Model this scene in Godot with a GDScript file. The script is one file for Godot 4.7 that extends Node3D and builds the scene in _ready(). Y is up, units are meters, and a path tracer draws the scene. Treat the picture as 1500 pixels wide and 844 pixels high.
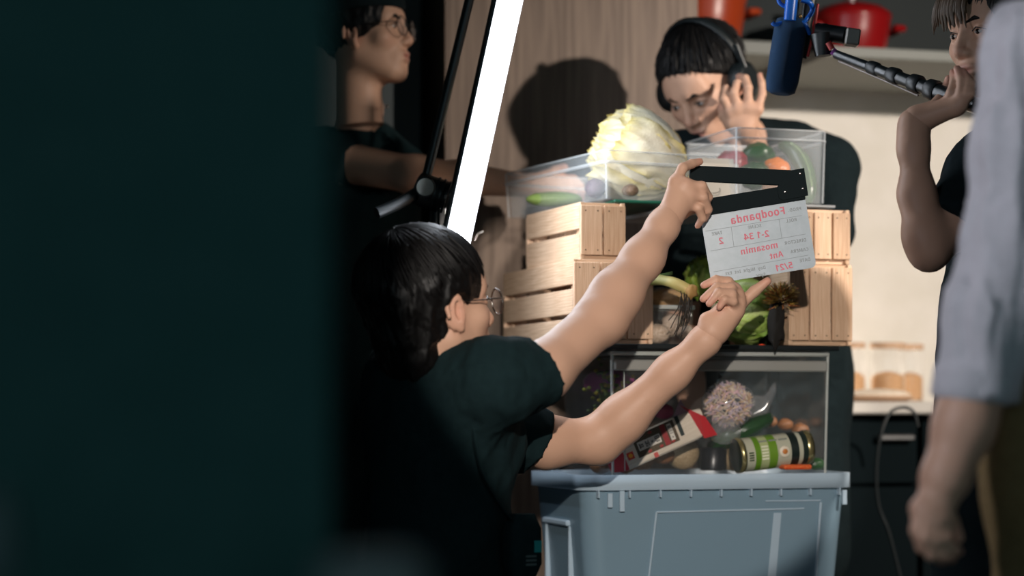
extends Node3D

# ---- camera, air and light
const KEY_AT := Vector3(2.2, 2.05, -2.9)
const KEY_TO := Vector3(0.85, 1.08, -5.4)
const KEY_ENERGY := 9.5
const FILL_AT := Vector3(0.10, 1.75, 0.4)
const FILL_TO := Vector3(0.262, 0.985, -4.1)
const FILL_ENERGY := 13.5
const PANEL_AT := Vector3(-0.38, 1.5, -2.0)
const TUBE_ENERGY := 0.40
const STACK_TURN := 0.297      # the pile of boxes, turned 17 degrees
const ROOM_TURN := 0.262       # the kitchen behind, turned 15 degrees
const ROOM_AT := Vector3(0.457, 0.0, -5.0)

var M := {}
var rng := RandomNumberGenerator.new()
var wob := FastNoiseLite.new()

func _ready() -> void:
	rng.seed = 7
	wob.seed = 3
	wob.frequency = 0.01
	set_camera()
	set_light()
	set_materials()
	build_room()
	build_kitchen()
	build_stack()
	build_gear()
	build_people()
	build_foreground()

func set_camera() -> void:
	var cam := Camera3D.new()
	cam.name = "camera"
	add_child(cam)
	cam.position = Vector3(0, EYE, 0)
	var att := CameraAttributesPhysical.new()
	att.frustum_focal_length = 85.3
	att.frustum_focus_distance = 3.8
	att.exposure_aperture = 2.2
	att.frustum_near = 0.05
	att.frustum_far = 50.0
	cam.attributes = att
	cam.projection = Camera3D.PROJECTION_FRUSTUM
	cam.near = 0.05
	cam.far = 50.0
	cam.size = 0.05 * 844.0 / FOCAL
	cam.frustum_offset = Vector2(0, 0.05 * (600.0 - 422.0) / FOCAL)
	cam.current = true

func set_light() -> void:
	var env := Environment.new()
	env.background_mode = Environment.BG_COLOR
	env.background_color = Color(0.44, 0.54, 0.57)
	env.background_energy_multiplier = 4.2
	env.tonemap_mode = Environment.TONE_MAPPER_LINEAR
	env.tonemap_exposure = 1.0
	env.sdfgi_enabled = true
	env.ssao_enabled = true
	env.ssil_enabled = true
	var we := WorldEnvironment.new()
	we.name = "world_environment"
	we.environment = env
	add_child(we)
	# the film lamp that stands to the right, out of frame
	var key := SpotLight3D.new()
	key.name = "key_light"
	add_child(key)
	key.position = KEY_AT
	key.look_at(KEY_TO)
	key.light_color = Color(1.0, 0.95, 0.90)
	key.light_energy = KEY_ENERGY
	key.light_size = 0.035
	key.spot_angle = 38.0
	key.spot_angle_attenuation = 1.0
	key.spot_range = 14.0
	key.spot_attenuation = 2.0
	key.shadow_enabled = true
	# an added narrow lamp behind the camera, put in to brighten the boxes
	var fill := SpotLight3D.new()
	fill.name = "added_narrow_light"
	add_child(fill)
	fill.position = FILL_AT
	fill.look_at(FILL_TO)
	fill.light_color = Color(1.0, 0.955, 0.91)
	fill.light_energy = FILL_ENERGY
	fill.light_size = 0.025
	fill.spot_angle = 6.3
	fill.spot_angle_attenuation = 0.15
	fill.spot_range = 12.0
	fill.spot_attenuation = 2.0
	fill.shadow_enabled = true
	# an added cool panel, unseen behind the black screen, to brighten the pale shirt
	var panel := AreaLight3D.new()
	panel.name = "added_panel_light"
	add_child(panel)
	panel.position = PANEL_AT
	panel.look_at(PANEL_AT + Vector3(1, -0.05, 0.12))
	panel.area_size = Vector2(0.2, 0.2)
	panel.light_color = Color(0.95, 0.95, 1.0)
	panel.light_energy = 0.9
	panel.area_range = 10.0
	panel.shadow_enabled = true

func wood(lo: Color, hi: Color, along: Vector3, sd: int, rough := 0.6) -> StandardMaterial3D:
	var m := mat(Color.WHITE, rough, 0.0, 0.4)
	m.albedo_texture = noise_tex(0.012, sd, lo, hi, 512, 5)
	m.uv1_triplanar = true
	m.uv1_scale = along
	return m

func set_materials() -> void:
	M.wall_cream = mottled(Color(0.84, 0.82, 0.78), Color(0.88, 0.86, 0.83), Vector3(1.5, 1.5, 1.5), 0.8)
	M.wall_dark = mat(Color(0.20, 0.24, 0.25), 0.9)
	M.floor = mottled(Color(0.20, 0.20, 0.20), Color(0.27, 0.26, 0.25), Vector3(1, 1, 1), 0.6)
	M.cabinet_wood = wood(Color(0.39, 0.33, 0.29), Color(0.53, 0.46, 0.405), Vector3(7, 0.4, 7), 21)
	M.dark_panel = mat(Color(0.13, 0.18, 0.19), 0.6)
	M.base_dark = mat(Color(0.05, 0.08, 0.09), 0.9, 0.0, 0.15)
	M.shelf = mat(Color(0.42, 0.43, 0.41), 0.6)
	M.niche = mat(Color(0.10, 0.13, 0.135), 0.8)
	M.red_enamel = mat(Color(0.46, 0.05, 0.06), 0.25)
	M.orange_enamel = mat(Color(0.58, 0.21, 0.09), 0.3)
	M.counter = mat(Color(0.75, 0.73, 0.70), 0.4)
	M.metal = mat(Color(0.75, 0.75, 0.75), 0.3, 1.0)
	M.black_plastic = mat(Color(0.06, 0.09, 0.10), 0.45)
	M.black_matte = mat(Color(0.07, 0.105, 0.115), 0.8, 0.0, 0.25)
	M.black_metal = mat(Color(0.07, 0.10, 0.11), 0.35)
	M.black_cloth = cloth(Color(0.075, 0.11, 0.12), Color(0.10, 0.14, 0.15))
	M.lifted_black = cloth(Color(0.085, 0.145, 0.155), Color(0.105, 0.17, 0.18))  # black cloth with lightened colour, stands in for fill on dimly lit people
	M.pine = []
	for k in 4:
		var w := 0.03 * k
		M.pine.append(wood(Color(0.80 - w, 0.65 - w, 0.53 - w), Color(0.92 - w, 0.81 - w, 0.70 - w), Vector3(1.5, 50, 50), 31 + k))
	M.pine_up = []
	for k in 4:
		var w := 0.03 * k
		M.pine_up.append(wood(Color(0.79 - w, 0.64 - w, 0.52 - w), Color(0.92 - w, 0.80 - w, 0.69 - w), Vector3(50, 1.5, 50), 41 + k))
	M.pine_deep = []
	for k in 4:
		var w := 0.03 * k
		M.pine_deep.append(wood(Color(0.78 - w, 0.64 - w, 0.52 - w), Color(0.93 - w, 0.82 - w, 0.71 - w), Vector3(50, 50, 1.5), 51 + k))
	M.nail = mat(Color(0.25, 0.20, 0.17), 0.5, 0.6)
	M.frosted = clear(Color(0.86, 0.89, 0.90), 0.12, 0.32)
	M.frosted_rim = clear(Color(0.92, 0.94, 0.95), 0.32, 0.3)
	M.acrylic = clear(Color(0.95, 0.98, 0.98), 0.015, 0.03)
	M.acrylic_edge = clear(Color(0.80, 0.82, 0.80), 0.55, 0.3)
	M.blue_bin = clear(Color(0.50, 0.605, 0.67), 0.80, 0.3)
	M.blue_rim = clear(Color(0.74, 0.82, 0.88), 0.72, 0.3)
	M.film = clear(Color(0.95, 0.95, 0.97), 0.08, 0.10)
	M.skin = mat(Color.WHITE, 0.5, 0.0, 0.4)
	M.skin.vertex_color_use_as_albedo = true
	M.hair = mat(Color(0.05, 0.045, 0.045), 0.48, 0.0, 0.35)
	M.tinted = mat(Color.WHITE, 0.55)
	M.tinted.vertex_color_use_as_albedo = true
	M.leaf = mat(Color.WHITE, 0.5)
	M.leaf.vertex_color_use_as_albedo = true
	M.leaf.normal_enabled = true
	M.leaf.normal_texture = noise_normal(0.05, 8, 6.0)
	M.leaf.normal_scale = 0.5
	M.leaf.uv1_triplanar = true
	M.leaf.uv1_scale = Vector3(14, 14, 14)
	M.glass = clear(Color(0.97, 0.98, 0.98), 0.05, 0.03)
	M.lens = clear(Color(0.80, 0.85, 0.95), 0.02, 0.02)

func kit(s: float, y: float, b: float) -> Vector3:
	return ROOM_AT + Vector3(cos(ROOM_TURN) * s - sin(ROOM_TURN) * b, y, -sin(ROOM_TURN) * s - cos(ROOM_TURN) * b)

func build_room() -> void:
	struct("floor", bx(Vector3(0.4, -0.05, -2.4), Vector3(8.0, 0.1, 10.5)), M.floor)
	struct("ceiling", bx(Vector3(0.4, 2.85, -2.4), Vector3(8.0, 0.1, 10.5)), M.wall_dark)
	var wb := struct("wall_back", bx(Vector3(0.2, 1.4, -0.05), Vector3(7.4, 2.8, 0.1)), M.wall_cream, null, kit(0, 0, 0.6))
	wb.rotation.y = ROOM_TURN
	struct("wall_left", bx(Vector3(-3.1, 1.4, -1.9), Vector3(0.1, 2.8, 7.4)), M.wall_dark)
	struct("wall_right", bx(Vector3(4.0, 1.4, -2.4), Vector3(0.1, 2.8, 9.6)), M.wall_dark)
	# the wall behind the camera, with an added window for teal fill light
	var w := MB.new()
	w.box(Vector3(-2.3, 1.4, 2.3), Vector3(1.5, 2.8, 0.12))
	w.box(Vector3(3.2, 1.4, 2.3), Vector3(1.5, 2.8, 0.12))
	w.box(Vector3(0.45, 0.35, 2.3), Vector3(4.0, 0.7, 0.12))
	w.box(Vector3(0.45, 2.6, 2.3), Vector3(4.0, 0.4, 0.12))
	struct("wall_front", w.mesh(), M.wall_dark)
	var f := MB.new()
	for q in [-1.52, -0.2, 1.1, 2.42]:
		f.box(Vector3(q, 1.55, 2.3), Vector3(0.05, 1.7, 0.06), 0.005)
	f.box(Vector3(0.45, 0.73, 2.3), Vector3(4.0, 0.06, 0.08), 0.005)
	f.box(Vector3(0.45, 2.37, 2.3), Vector3(4.0, 0.06, 0.08), 0.005)
	struct("added_window_1", f.mesh(), M.shelf)

func pot(called: String, label: String, where: Vector3, r: float, h: float, m: Material) -> void:
	var t := thing(called, label, "pot", where, ROOM_TURN)
	part("body", MB.new().lathe([[0.0, 0.0], [r * 0.72, 0.0], [r * 0.80, 0.006], [r * 0.90, h * 0.3], [r * 0.97, h * 0.7], [r, h], [r * 1.03, h + 0.004], [r * 1.03, h + 0.010], [r * 0.95, h + 0.010], [r * 0.92, h * 0.6], [r * 0.8, 0.012], [0.0, 0.012]], 40).mesh(), m, t)
	for s in [-1.0, 1.0]:
		var e: float = r * 0.98 * s
		part("handle", MB.new().tube(smooth_path([Vector3(e, h * 0.80, -0.045), Vector3(e + 0.030 * s, h * 0.83, -0.035), Vector3(e + 0.037 * s, h * 0.84, 0.0), Vector3(e + 0.030 * s, h * 0.83, 0.035), Vector3(e, h * 0.80, 0.045)]), 0.010, 8).mesh(), m, t)
	var lid := part("lid", MB.new().lathe([[r * 1.03, h + 0.010], [r * 1.02, h + 0.018], [r * 0.8, h + 0.035], [r * 0.3, h + 0.05], [0.0, h + 0.052]], 40).mesh(), m, t)
	part("knob", MB.new().lathe([[0.012, h + 0.045], [0.010, h + 0.06], [0.022, h + 0.07], [0.018, h + 0.08], [0.0, h + 0.082]], 20).mesh(), M.metal, lid)

func build_kitchen() -> void:
	# tall cabinet whose wooden front catches the shadow of the head
	var t := thing("tall_cabinet", "tall brown wooden cabinet front with vertical grain behind the tube light", "cabinet", kit(0, 0, 0), ROOM_TURN)
	part("carcass", bx(Vector3(-0.32, 1.22, -0.31), Vector3(0.62, 2.44, 0.56)), M.cabinet_wood, t)
	part("door", bx(Vector3(-0.32, 1.25, -0.012), Vector3(0.635, 2.36, 0.022), 0.002), M.cabinet_wood, t)
	part("plinth", bx(Vector3(-0.32, 0.035, -0.03), Vector3(0.62, 0.07, 0.02)), M.dark_panel, t)
	t = thing("refrigerator", "tall dark refrigerator behind the woman in glasses", "refrigerator", kit(-0.65, 0, 0.14), ROOM_TURN)
	part("body", bx(Vector3(-0.5, 1.05, -0.25), Vector3(0.98, 2.1, 0.42), 0.01), M.dark_panel, t)
	part("door", bx(Vector3(-0.5, 1.40, -0.012), Vector3(0.98, 1.38, 0.03), 0.008), M.dark_panel, t)
	part("door", bx(Vector3(-0.5, 0.37, -0.012), Vector3(0.98, 0.64, 0.03), 0.008), M.dark_panel, t)
	# open shelf over the counter
	t = thing("open_shelf", "pale grey open wall shelf with dark back, carrying two pots", "shelf", kit(0, 0, 0), ROOM_TURN)
	part("back_panel", bx(Vector3(0.95, 2.1, -0.575), Vector3(1.88, 0.5, 0.03)), M.niche, t)
	part("shelf_board", bx(Vector3(0.180, 1.820, -0.41), Vector3(0.35, 0.036, 0.30), 0.003), M.shelf, t)
	part("shelf_board", bx(Vector3(1.10, 1.783, -0.31), Vector3(1.48, 0.028, 0.50), 0.003), M.shelf, t)
	part("top_board", bx(Vector3(0.95, 2.33, -0.29), Vector3(1.88, 0.04, 0.54)), M.niche, t)
	pot("cooking_pot", "orange enamel cooking pot on the shelf above the man with headphones", kit(0.165, 1.838, 0.41), 0.110, 0.12, M.orange_enamel)
	pot("cooking_pot", "red enamel cooking pot with side handle on the shelf behind the boom", kit(0.515, 1.797, 0.25), 0.103, 0.100, M.red_enamel)
	# counter
	t = thing("kitchen_counter", "pale kitchen counter above dark base cabinets", "counter", kit(0, 0, 0), ROOM_TURN)
	part("worktop", bx(Vector3(1.2, 0.884, -0.275), Vector3(2.36, 0.030, 0.62), 0.004), M.counter, t)
	for k in 4:
		var c := part("base_cabinet", bx(Vector3(0.30 + 0.59 * k, 0.435, -0.30), Vector3(0.58, 0.865, 0.54)), M.base_dark, t)
		part("drawer_front", bx(Vector3(0.30 + 0.59 * k, 0.775, -0.02), Vector3(0.575, 0.16, 0.02), 0.002), M.base_dark, c)
		part("door", bx(Vector3(0.30 + 0.59 * k, 0.36, -0.02), Vector3(0.575, 0.64, 0.02), 0.002), M.base_dark, c)
		part("handle", bx(Vector3(0.52 + 0.59 * k, 0.810, 0.003), Vector3(0.10, 0.016, 0.025), 0.004), M.metal, c)
	t = thing("cutting_board", "thick pale wooden board with flat bread on the counter before the jars", "board", kit(0.50, 0.899, 0.06), ROOM_TURN)
	part("board", MB.new().lathe([[0.0, 0.0], [0.075, 0.0], [0.086, 0.005], [0.09, 0.012], [0.09, 0.016]], 36).mesh(), M.pine_up[3], t)
	part("bread", MB.new().lathe([[0.084, 0.016], [0.086, 0.019], [0.07, 0.027], [0.04, 0.032], [0.0, 0.034]], 36).mesh(), mottled(Color(0.86, 0.78, 0.68), Color(0.95, 0.91, 0.85), Vector3(9, 9, 9), 0.8), t)
	var names := ["glass storage jar with wooden lid half filled with beige grain, next to the crate", "wide glass storage jar with wooden lid beside the boom operator's shirt", "narrow glass jar standing behind the other two jars"]
	var spots := [[0.505, 0.22, 0.034], [0.605, 0.22, 0.046], [0.718, 0.32, 0.036]]
	for k in 3:
		var q: Array = spots[k]
		t = thing("storage_jar", names[k], "jar", kit(q[0], 0.899, q[1]), ROOM_TURN, "jars on the counter")
		var r: float = q[2]
		part("glass_body", MB.new().lathe([[r * 0.9, 0.0], [r, 0.008], [r, 0.125], [r * 0.9, 0.138], [r * 0.9, 0.145]], 28).mesh(), M.glass, t)
		part("contents", MB.new().lathe([[0.0, 0.004], [r * 0.88, 0.004], [r * 0.93, 0.01], [r * 0.93, 0.066], [r * 0.6, 0.076], [0.0, 0.082]], 28).mesh(), mottled(Color(0.70, 0.50, 0.32), Color(0.86, 0.70, 0.50), Vector3(30, 30, 30), 0.8), t)
		part("lid", MB.new().lathe([[r * 0.98, 0.141], [r, 0.143], [r, 0.153], [r * 0.96, 0.156], [0.0, 0.156]], 28).mesh(), M.pine_up[2], t)
	t = thing("added_counter_lamp", "small round added lamp on the counter, unseen behind the crates", "lamp", kit(0.40, 0.899, 0.36), ROOM_TURN)  # added lamp, never in view, brightens the wall around the jars
	part("base", MB.new().lathe([[0.0, 0.0], [0.035, 0.0], [0.035, 0.008], [0.008, 0.014], [0.008, 0.05], [0.0, 0.052]], 20).mesh(), M.black_metal, t)
	var bulb := mat(Color(1, 0.96, 0.9), 0.4)
	bulb.emission_enabled = true
	bulb.emission = Color(1.0, 0.95, 0.88)
	bulb.emission_energy_multiplier = 2.0
	part("lamp_globe", MB.new().ball(Vector3(0, 0.085, 0), Vector3(0.036, 0.036, 0.036), 20, 14).mesh(), bulb, t)
	var bl := OmniLight3D.new()
	bl.name = "lamp_glow"
	t.add_child(bl)
	bl.position = Vector3(0, 0.085, 0)
	bl.light_color = Color(1.0, 0.95, 0.88)
	bl.light_energy = 0.05
	bl.light_size = 0.03
	bl.omni_range = 8.0
	bl.omni_attenuation = 2.0
	bl.shadow_enabled = true
	t = thing("power_cable", "thin black cable looping down from the counter edge", "cable")
	part("cord", MB.new().tube(smooth_path(pts([[1345, 625, 4.95], [1338, 603, 4.95], [1322, 597, 4.95], [1303, 606, 4.94], [1290, 640, 4.93], [1284, 690, 4.93], [1287, 740, 4.93], [1302, 780, 4.93], [1320, 850, 4.93]])), 0.0040, 8).mesh(), M.black_plastic, t)

# ---------------------------------------------------------------- the pile of boxes and food
func stk(s: float, y: float, b: float, turn := STACK_TURN) -> Vector3:
	return Vector3(0.133, y, -4.0) + Vector3(cos(turn) * s - sin(turn) * b, 0, -sin(turn) * s - cos(turn) * b)

func from_corner(corner: Vector3, w: float, d: float, turn: float) -> Vector3:
	return corner + Vector3(cos(turn), 0, -sin(turn)) * w * 0.5 + Vector3(-sin(turn), 0, -cos(turn)) * d * 0.5

func shell(w: float, d: float, h: float, taper: float, t: float, r: float) -> ArrayMesh:
	var m := MB.new()
	var rr := []
	for q in [[taper, 0.0, 0.0, 0.02], [taper, 0.0, 0.0, 0.0], [1.0, h, 0.0, 0.0], [1.0, h, t, 0.0], [taper, t, t, 0.0]]:
		var wd: float = w * (1.0 - q[0] * 1.0) if false else w * q[0] - 2.0 * q[2]
		var dd: float = d - w * (1.0 - q[0]) - 2.0 * q[2]
		rr.append(rrect(wd - q[3] * 0.2, dd - q[3] * 0.2, r - q[2] * 0.5, q[1]))
	return m.rings(rr, true, true).mesh()

func rim(w: float, d: float, r: float, y0: float, y1: float, t: float, lip: float) -> ArrayMesh:
	var rr := [rrect(w - 2 * t, d - 2 * t, r, y0), rrect(w - 2 * t, d - 2 * t, r, y1), rrect(w + 2 * lip, d + 2 * lip, r + lip, y1), rrect(w + 2 * lip, d + 2 * lip, r + lip, y0), rrect(w - 2 * t, d - 2 * t, r, y0)]
	return MB.new().rings(rr, false, false).mesh()

func nails(spots: Array, axis: int) -> ArrayMesh:
	var m := MB.new()
	for p in spots:
		var e := Vector3(0.0024, 0.0024, 0.0024)
		e[axis] = 0.0012
		m.box(p, e)
	return m.mesh()

func crate(label: String, corner: Vector3, turn: float, w: float, len: float, h: float, nf: int, ns: int, sd: int) -> void:
	var t := thing("wooden_crate", label, "crate", from_corner(corner, w, len, turn), turn, "small pine crates")
	var th := 0.009
	var g := 0.009
	# sides: planks running back
	for s in [-1.0, 1.0]:
		var ph := (h - g * (ns - 1)) / ns
		for k in ns:
			var y := ph * 0.5 + k * (ph + g)
			part("side_plank", bx(Vector3(s * (w * 0.5 - th * 0.5), y, 0), Vector3(th, ph, len), 0.0012), M.pine_deep[(k + sd) % 4], t)
	# ends: upright slats over two rails
	for e in [1.0, -1.0]:
		var iw := w - 2.0 * th
		for y in [0.011, h - 0.011]:
			part("rail", bx(Vector3(0, y, e * (len * 0.5 - 0.013)), Vector3(iw, 0.022, 0.010), 0.001), M.pine[(sd + 1) % 4], t)
		var gw := 0.0040
		var sw := (w - gw * (nf - 1)) / nf
		for k in nf:
			var x := -w * 0.5 + sw * 0.5 + k * (sw + gw)
			var sl := part("end_slat", bx(Vector3(x, h * 0.5 + 0.002, e * (len * 0.5 - 0.001)), Vector3(sw, h - 0.016, th), 0.0012), M.pine_up[(k * 2 + sd) % 4], t)
			var z: float = e * (len * 0.5 + th * 0.5 - 0.001)
			var sp := []
			for q in [-0.28, 0.28]:
				sp.append(Vector3(x + q * sw, h - 0.017, z))
				sp.append(Vector3(x + q * sw, 0.020, z))
			part("nail_heads", nails(sp, 2), M.nail, sl)
		for s in [-1.0, 1.0]:
			part("corner_post", bx(Vector3(s * (w * 0.5 - th - 0.009), h * 0.5, e * (len * 0.5 - 0.030)), Vector3(0.018, h - 0.02, 0.022), 0.001), M.pine_up[2], t)
	part("bottom_board", bx(Vector3(0, 0.006, 0), Vector3(w - 0.02, 0.008, len - 0.04)), M.pine_deep[1], t)

# one leaf lying on an egg-shaped head, its stem end at the bottom
func leaf_shape(r: Vector3, lon: float, half: float, reach: float, out: float, ruffle: float, inner: Color, edge: Color, rib: Color, sd: float, peel := 0.0) -> ArrayMesh:
	var m := MB.new()
	m.tinted = true
	var nu := 18
	var nt := 20
	for side in 2:
		var rows := []
		var first := m.v.size()
		for a in nt + 1:
			var t := float(a) / nt
			var lat := -PI * 0.5 + t * reach
			var wide := half * (0.35 + 0.65 * sin(minf(t * 1.25, 1.0) * PI * 0.5)) * (1.0 if t < 0.85 else sqrt(maxf(0.0, 1.0 - pow((t - 0.85) / 0.17, 2.0))) * 0.5 + 0.5)
			for b in nu + 1:
				var u := 2.0 * b / nu - 1.0
				var cl := maxf(cos(lat), 0.25)
				var th := lon + u * wide / cl * 0.85
				var p := Vector3(cos(lat) * cos(th), sin(lat), cos(lat) * sin(th))
				var e := maxf(absf(u), maxf(0.0, (t - 0.55) / 0.45))
				var wave := wob.get_noise_3d(u * 330.0 + sd * 70.0, t * 460.0, sd * 90.0)
				var fine := wob.get_noise_3d(u * 1300.0 + sd * 70.0, t * 1500.0, sd * 50.0)
				var vein := wob.get_noise_3d(u * 700.0 + sd * 31.0, t * 140.0, sd * 10.0)
				var f := 1.0 + out + ruffle * pow(e, 3.0) * (wave * 1.3 + fine * 0.8) + 0.055 * wave + 0.03 * vein + 0.012 * fine + peel * pow(maxf(0.0, t - 0.35) / 0.65, 2.0)
				f -= 0.018 * side
				f += 0.03 * exp(-u * u * 60.0) * (1.0 - t)
				var c := inner.lerp(edge, clampf(pow(e, 4.0) + wave * 0.3, 0.0, 1.0))
				c = c.lerp(rib, clampf(exp(-u * u * 40.0) * (1.1 - t) + maxf(0.0, vein - 0.22) * 1.4, 0.0, 1.0))
				m.col = c * (0.94 + 0.12 * fine)
				m.add(p * r * f)
		for a in nt:
			for b in nu:
				var q := first + a * (nu + 1) + b
				if side == 0:
					m.i.append_array([q, q + nu + 1, q + nu + 2, q, q + nu + 2, q + 1])
				else:
					m.i.append_array([q, q + nu + 2, q + nu + 1, q, q + 1, q + nu + 2])
	return m.mesh()

func lin(r: int, g: int, b: int) -> Color:
	return Color8(r, g, b).srgb_to_linear()

func cabbage_head(called: String, label: String, where: Vector3, turn: Basis, r: Vector3, inner: Color, edge: Color, rib: Color, n: int, ruffle: float, sd: int, peel := 0.0) -> Node3D:
	var t := thing(called, label, "cabbage", where)
	t.basis = turn
	var core := MB.new()
	core.tinted = true
	core.col = inner
	part("heart", core.ball(Vector3.ZERO, r * 0.90, 24, 16, wob, 0.05).mesh(), M.leaf, t)
	for k in n:
		var lon := TAU * k * 0.382 + sd
		part("leaf", leaf_shape(r, lon, 0.95 - 0.02 * k, 2.75 - 0.07 * k, -0.055 + 0.012 * k, ruffle, inner, edge, rib, k + sd * 3.1, peel * (0.3 if k < n - 4 else 1.0)), M.leaf, t)
	part("stem", MB.new().lathe([[0.0, -r.y * 1.10], [r.x * 0.20, -r.y * 1.08], [r.x * 0.24, -r.y * 1.02], [r.x * 0.3, -r.y * 0.85], [0.0, -r.y * 0.7]], 14).mesh(), mat(Color(0.80, 0.74, 0.58), 0.7), t)
	return t

func lump(called: String, label: String, category: String, where: Vector3, r: Vector3, m: Material, sd: int, amp := 0.12, turn := Basis(), group := "") -> Node3D:
	var t := thing(called, label, category, where, 0.0, group)
	t.basis = turn
	var n := FastNoiseLite.new()
	n.seed = sd
	n.frequency = 0.012
	part("flesh", MB.new().ball(Vector3.ZERO, r, 22, 14, n, amp).mesh(), m, t)
	return t

# a crumpled bag: an ellipsoid with sharp creases
func bag_mesh(r: Vector3, sd: int, amp := 0.35) -> ArrayMesh:
	var n := FastNoiseLite.new()
	n.seed = sd
	n.frequency = 0.02
	n.noise_type = FastNoiseLite.TYPE_CELLULAR
	var m := MB.new().ball(Vector3.ZERO, r, 40, 26, n, amp)
	return m.mesh()

func text(s: String, size: float, parent: Node, called: String, x: Transform3D, m: Material, depth := 0.0004, font := "Droid Sans", bold := false) -> MeshInstance3D:
	var f := SystemFont.new()
	f.font_names = PackedStringArray([font])
	f.font_weight = 700 if bold else 400
	var tm := TextMesh.new()
	tm.text = s
	tm.font = f
	tm.font_size = 32
	tm.pixel_size = size / 32.0
	tm.depth = depth
	tm.curve_step = 2.0
	var o := part(called, tm, m, parent)
	o.transform = x
	return o

func build_stack() -> void:
	var turn := STACK_TURN
	# low table below the frame, carrying everything
	var t := thing("low_table", "low dark table under the blue storage bin", "table", stk(0.30, 0, 0.18), turn)
	part("tabletop", bx(Vector3(0, 0.32, 0), Vector3(0.66, 0.03, 0.38), 0.004), M.dark_panel, t)
	for q in [[-1, -1], [1, -1], [1, 1], [-1, 1]]:
		part("leg", bx(Vector3(q[0] * 0.29, 0.1525, q[1] * 0.15), Vector3(0.04, 0.305, 0.04), 0.003), M.dark_panel, t)
	# big bin
	var W := 0.60
	var D := 0.36
	var H := 0.415
	t = thing("storage_bin", "large bluish translucent storage bin at the bottom of the pile", "bin", stk(0.30, 0.336, 0.18), turn)
	part("body", shell(W - 0.025, D - 0.025, H - 0.02, 0.90, 0.003, 0.04), M.blue_bin, t)
	var rm := part("rim", rim(W - 0.025, D - 0.025, 0.04, H - 0.030, H, 0.003, 0.013), M.blue_rim, t)
	for k in 9:
		part("rib", bx(Vector3(-0.26 + 0.065 * k, H - 0.035, D * 0.5 - 0.010), Vector3(0.003, 0.02, 0.016), 0.0005), M.blue_rim, rm)
	# raised trapezoid on the front, fold lines on the side
	var z := D * 0.5 - 0.012
	var e := MB.new()
	e.tube([Vector3(-0.165, 0.02, z - 0.028), Vector3(-0.135, H - 0.075, z - 0.003)], 0.0024, 6)
	e.tube([Vector3(-0.135, H - 0.075, z - 0.003), Vector3(0.185, H - 0.072, z - 0.003)], 0.0020, 6)
	part("front_ridge", e.mesh(), M.blue_rim, t)
	e = MB.new()
	e.x = Transform3D(Basis(), Vector3.ZERO)
	e.quad(Vector3(0.135, H - 0.08, z - 0.002), Vector3(0.118, 0.03, z - 0.027), Vector3(0.098, 0.03, z - 0.027), Vector3(0.118, H - 0.08, z - 0.002))
	part("front_ridge", e.mesh(), M.blue_rim, t)
	e = MB.new()
	e.tube([Vector3(0.21, 0.03, z - 0.027), Vector3(0.222, H - 0.06, z - 0.002)], 0.003, 6)
	e.tube([Vector3(0.10, H - 0.056, z - 0.002), Vector3(0.222, H - 0.056, z - 0.002)], 0.0016, 6)
	part("front_ridge", e.mesh(), M.blue_rim, t)
	var x0 := -W * 0.5 + 0.012
	e = MB.new()
	for q in [-0.09, 0.06]:
		e.box(Vector3(x0 + 0.010, H * 0.5 - 0.04, q), Vector3(0.012, H - 0.13, 0.012), 0.003)
	e.box(Vector3(x0 + 0.005, H - 0.10, -0.015), Vector3(0.014, 0.012, 0.16), 0.003)
	part("side_frame", e.mesh(), M.blue_rim, t)
	for q in [[-0.235, 0.028], [-0.21, 0.045], [0.272, 0.03]]:
		part("clip", bx(Vector3(q[0], H - 0.05, z + 0.004), Vector3(0.010, q[1], 0.006), 0.001), M.blue_rim, t)
	# inner tray that the acrylic box stands on
	t = thing("bin_lid", "flat translucent lid inset in the big bin under the acrylic box", "lid", stk(0.30, 0.730, 0.18), turn)
	part("plate", MB.new().rings([rrect(W - 0.03, D - 0.03, 0.035, 0.0), rrect(W - 0.03, D - 0.03, 0.035, 0.006)]).mesh(), M.blue_bin, t)

	# acrylic box
	var dc := stk(0.315, 0.738, 0.19)
	var DW := 0.475
	var DD := 0.30
	var DH := 0.262
	t = thing("acrylic_box", "clear acrylic box full of packets with thick grey front lip", "box", dc, turn)
	part("body", shell(DW, DD, DH, 0.985, 0.0035, 0.008), M.acrylic, t)
	part("front_lip", bx(Vector3(0, DH - 0.032, DD * 0.5 + 0.004), Vector3(DW - 0.012, 0.022, 0.008), 0.003), mat(Color(0.58, 0.58, 0.56), 0.25), t)
	part("rim", rim(DW, DD, 0.008, DH - 0.012, DH - 0.004, 0.004, 0.004), M.acrylic_edge, t)
	for s in [-1.0, 1.0]:
		part("corner_edge", MB.new().tube([Vector3(s * (DW * 0.5 - 0.003) * 0.985, 0.004, DD * 0.5 - 0.004), Vector3(s * (DW * 0.5 - 0.002), DH - 0.006, DD * 0.5)], 0.0028, 8).mesh(), M.acrylic_edge, t)
	part("corner_edge", MB.new().tube([Vector3(-DW * 0.5 + 0.03, 0.02, DD * 0.5 + 0.001), Vector3(-DW * 0.5 + 0.028, DH - 0.03, DD * 0.5 + 0.001)], 0.0014, 6).mesh(), M.acrylic_edge, t)
	t = thing("black_board", "thin black board lying on the acrylic box under the crates", "board", stk(0.305, 1.0, 0.185), turn)
	part("plate", bx(Vector3(0, 0.005, 0), Vector3(0.52, 0.010, 0.34), 0.002), M.black_plastic, t)

	build_crates()
	build_drawer_food()
	build_middle_food()
	build_top_bins()

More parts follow.
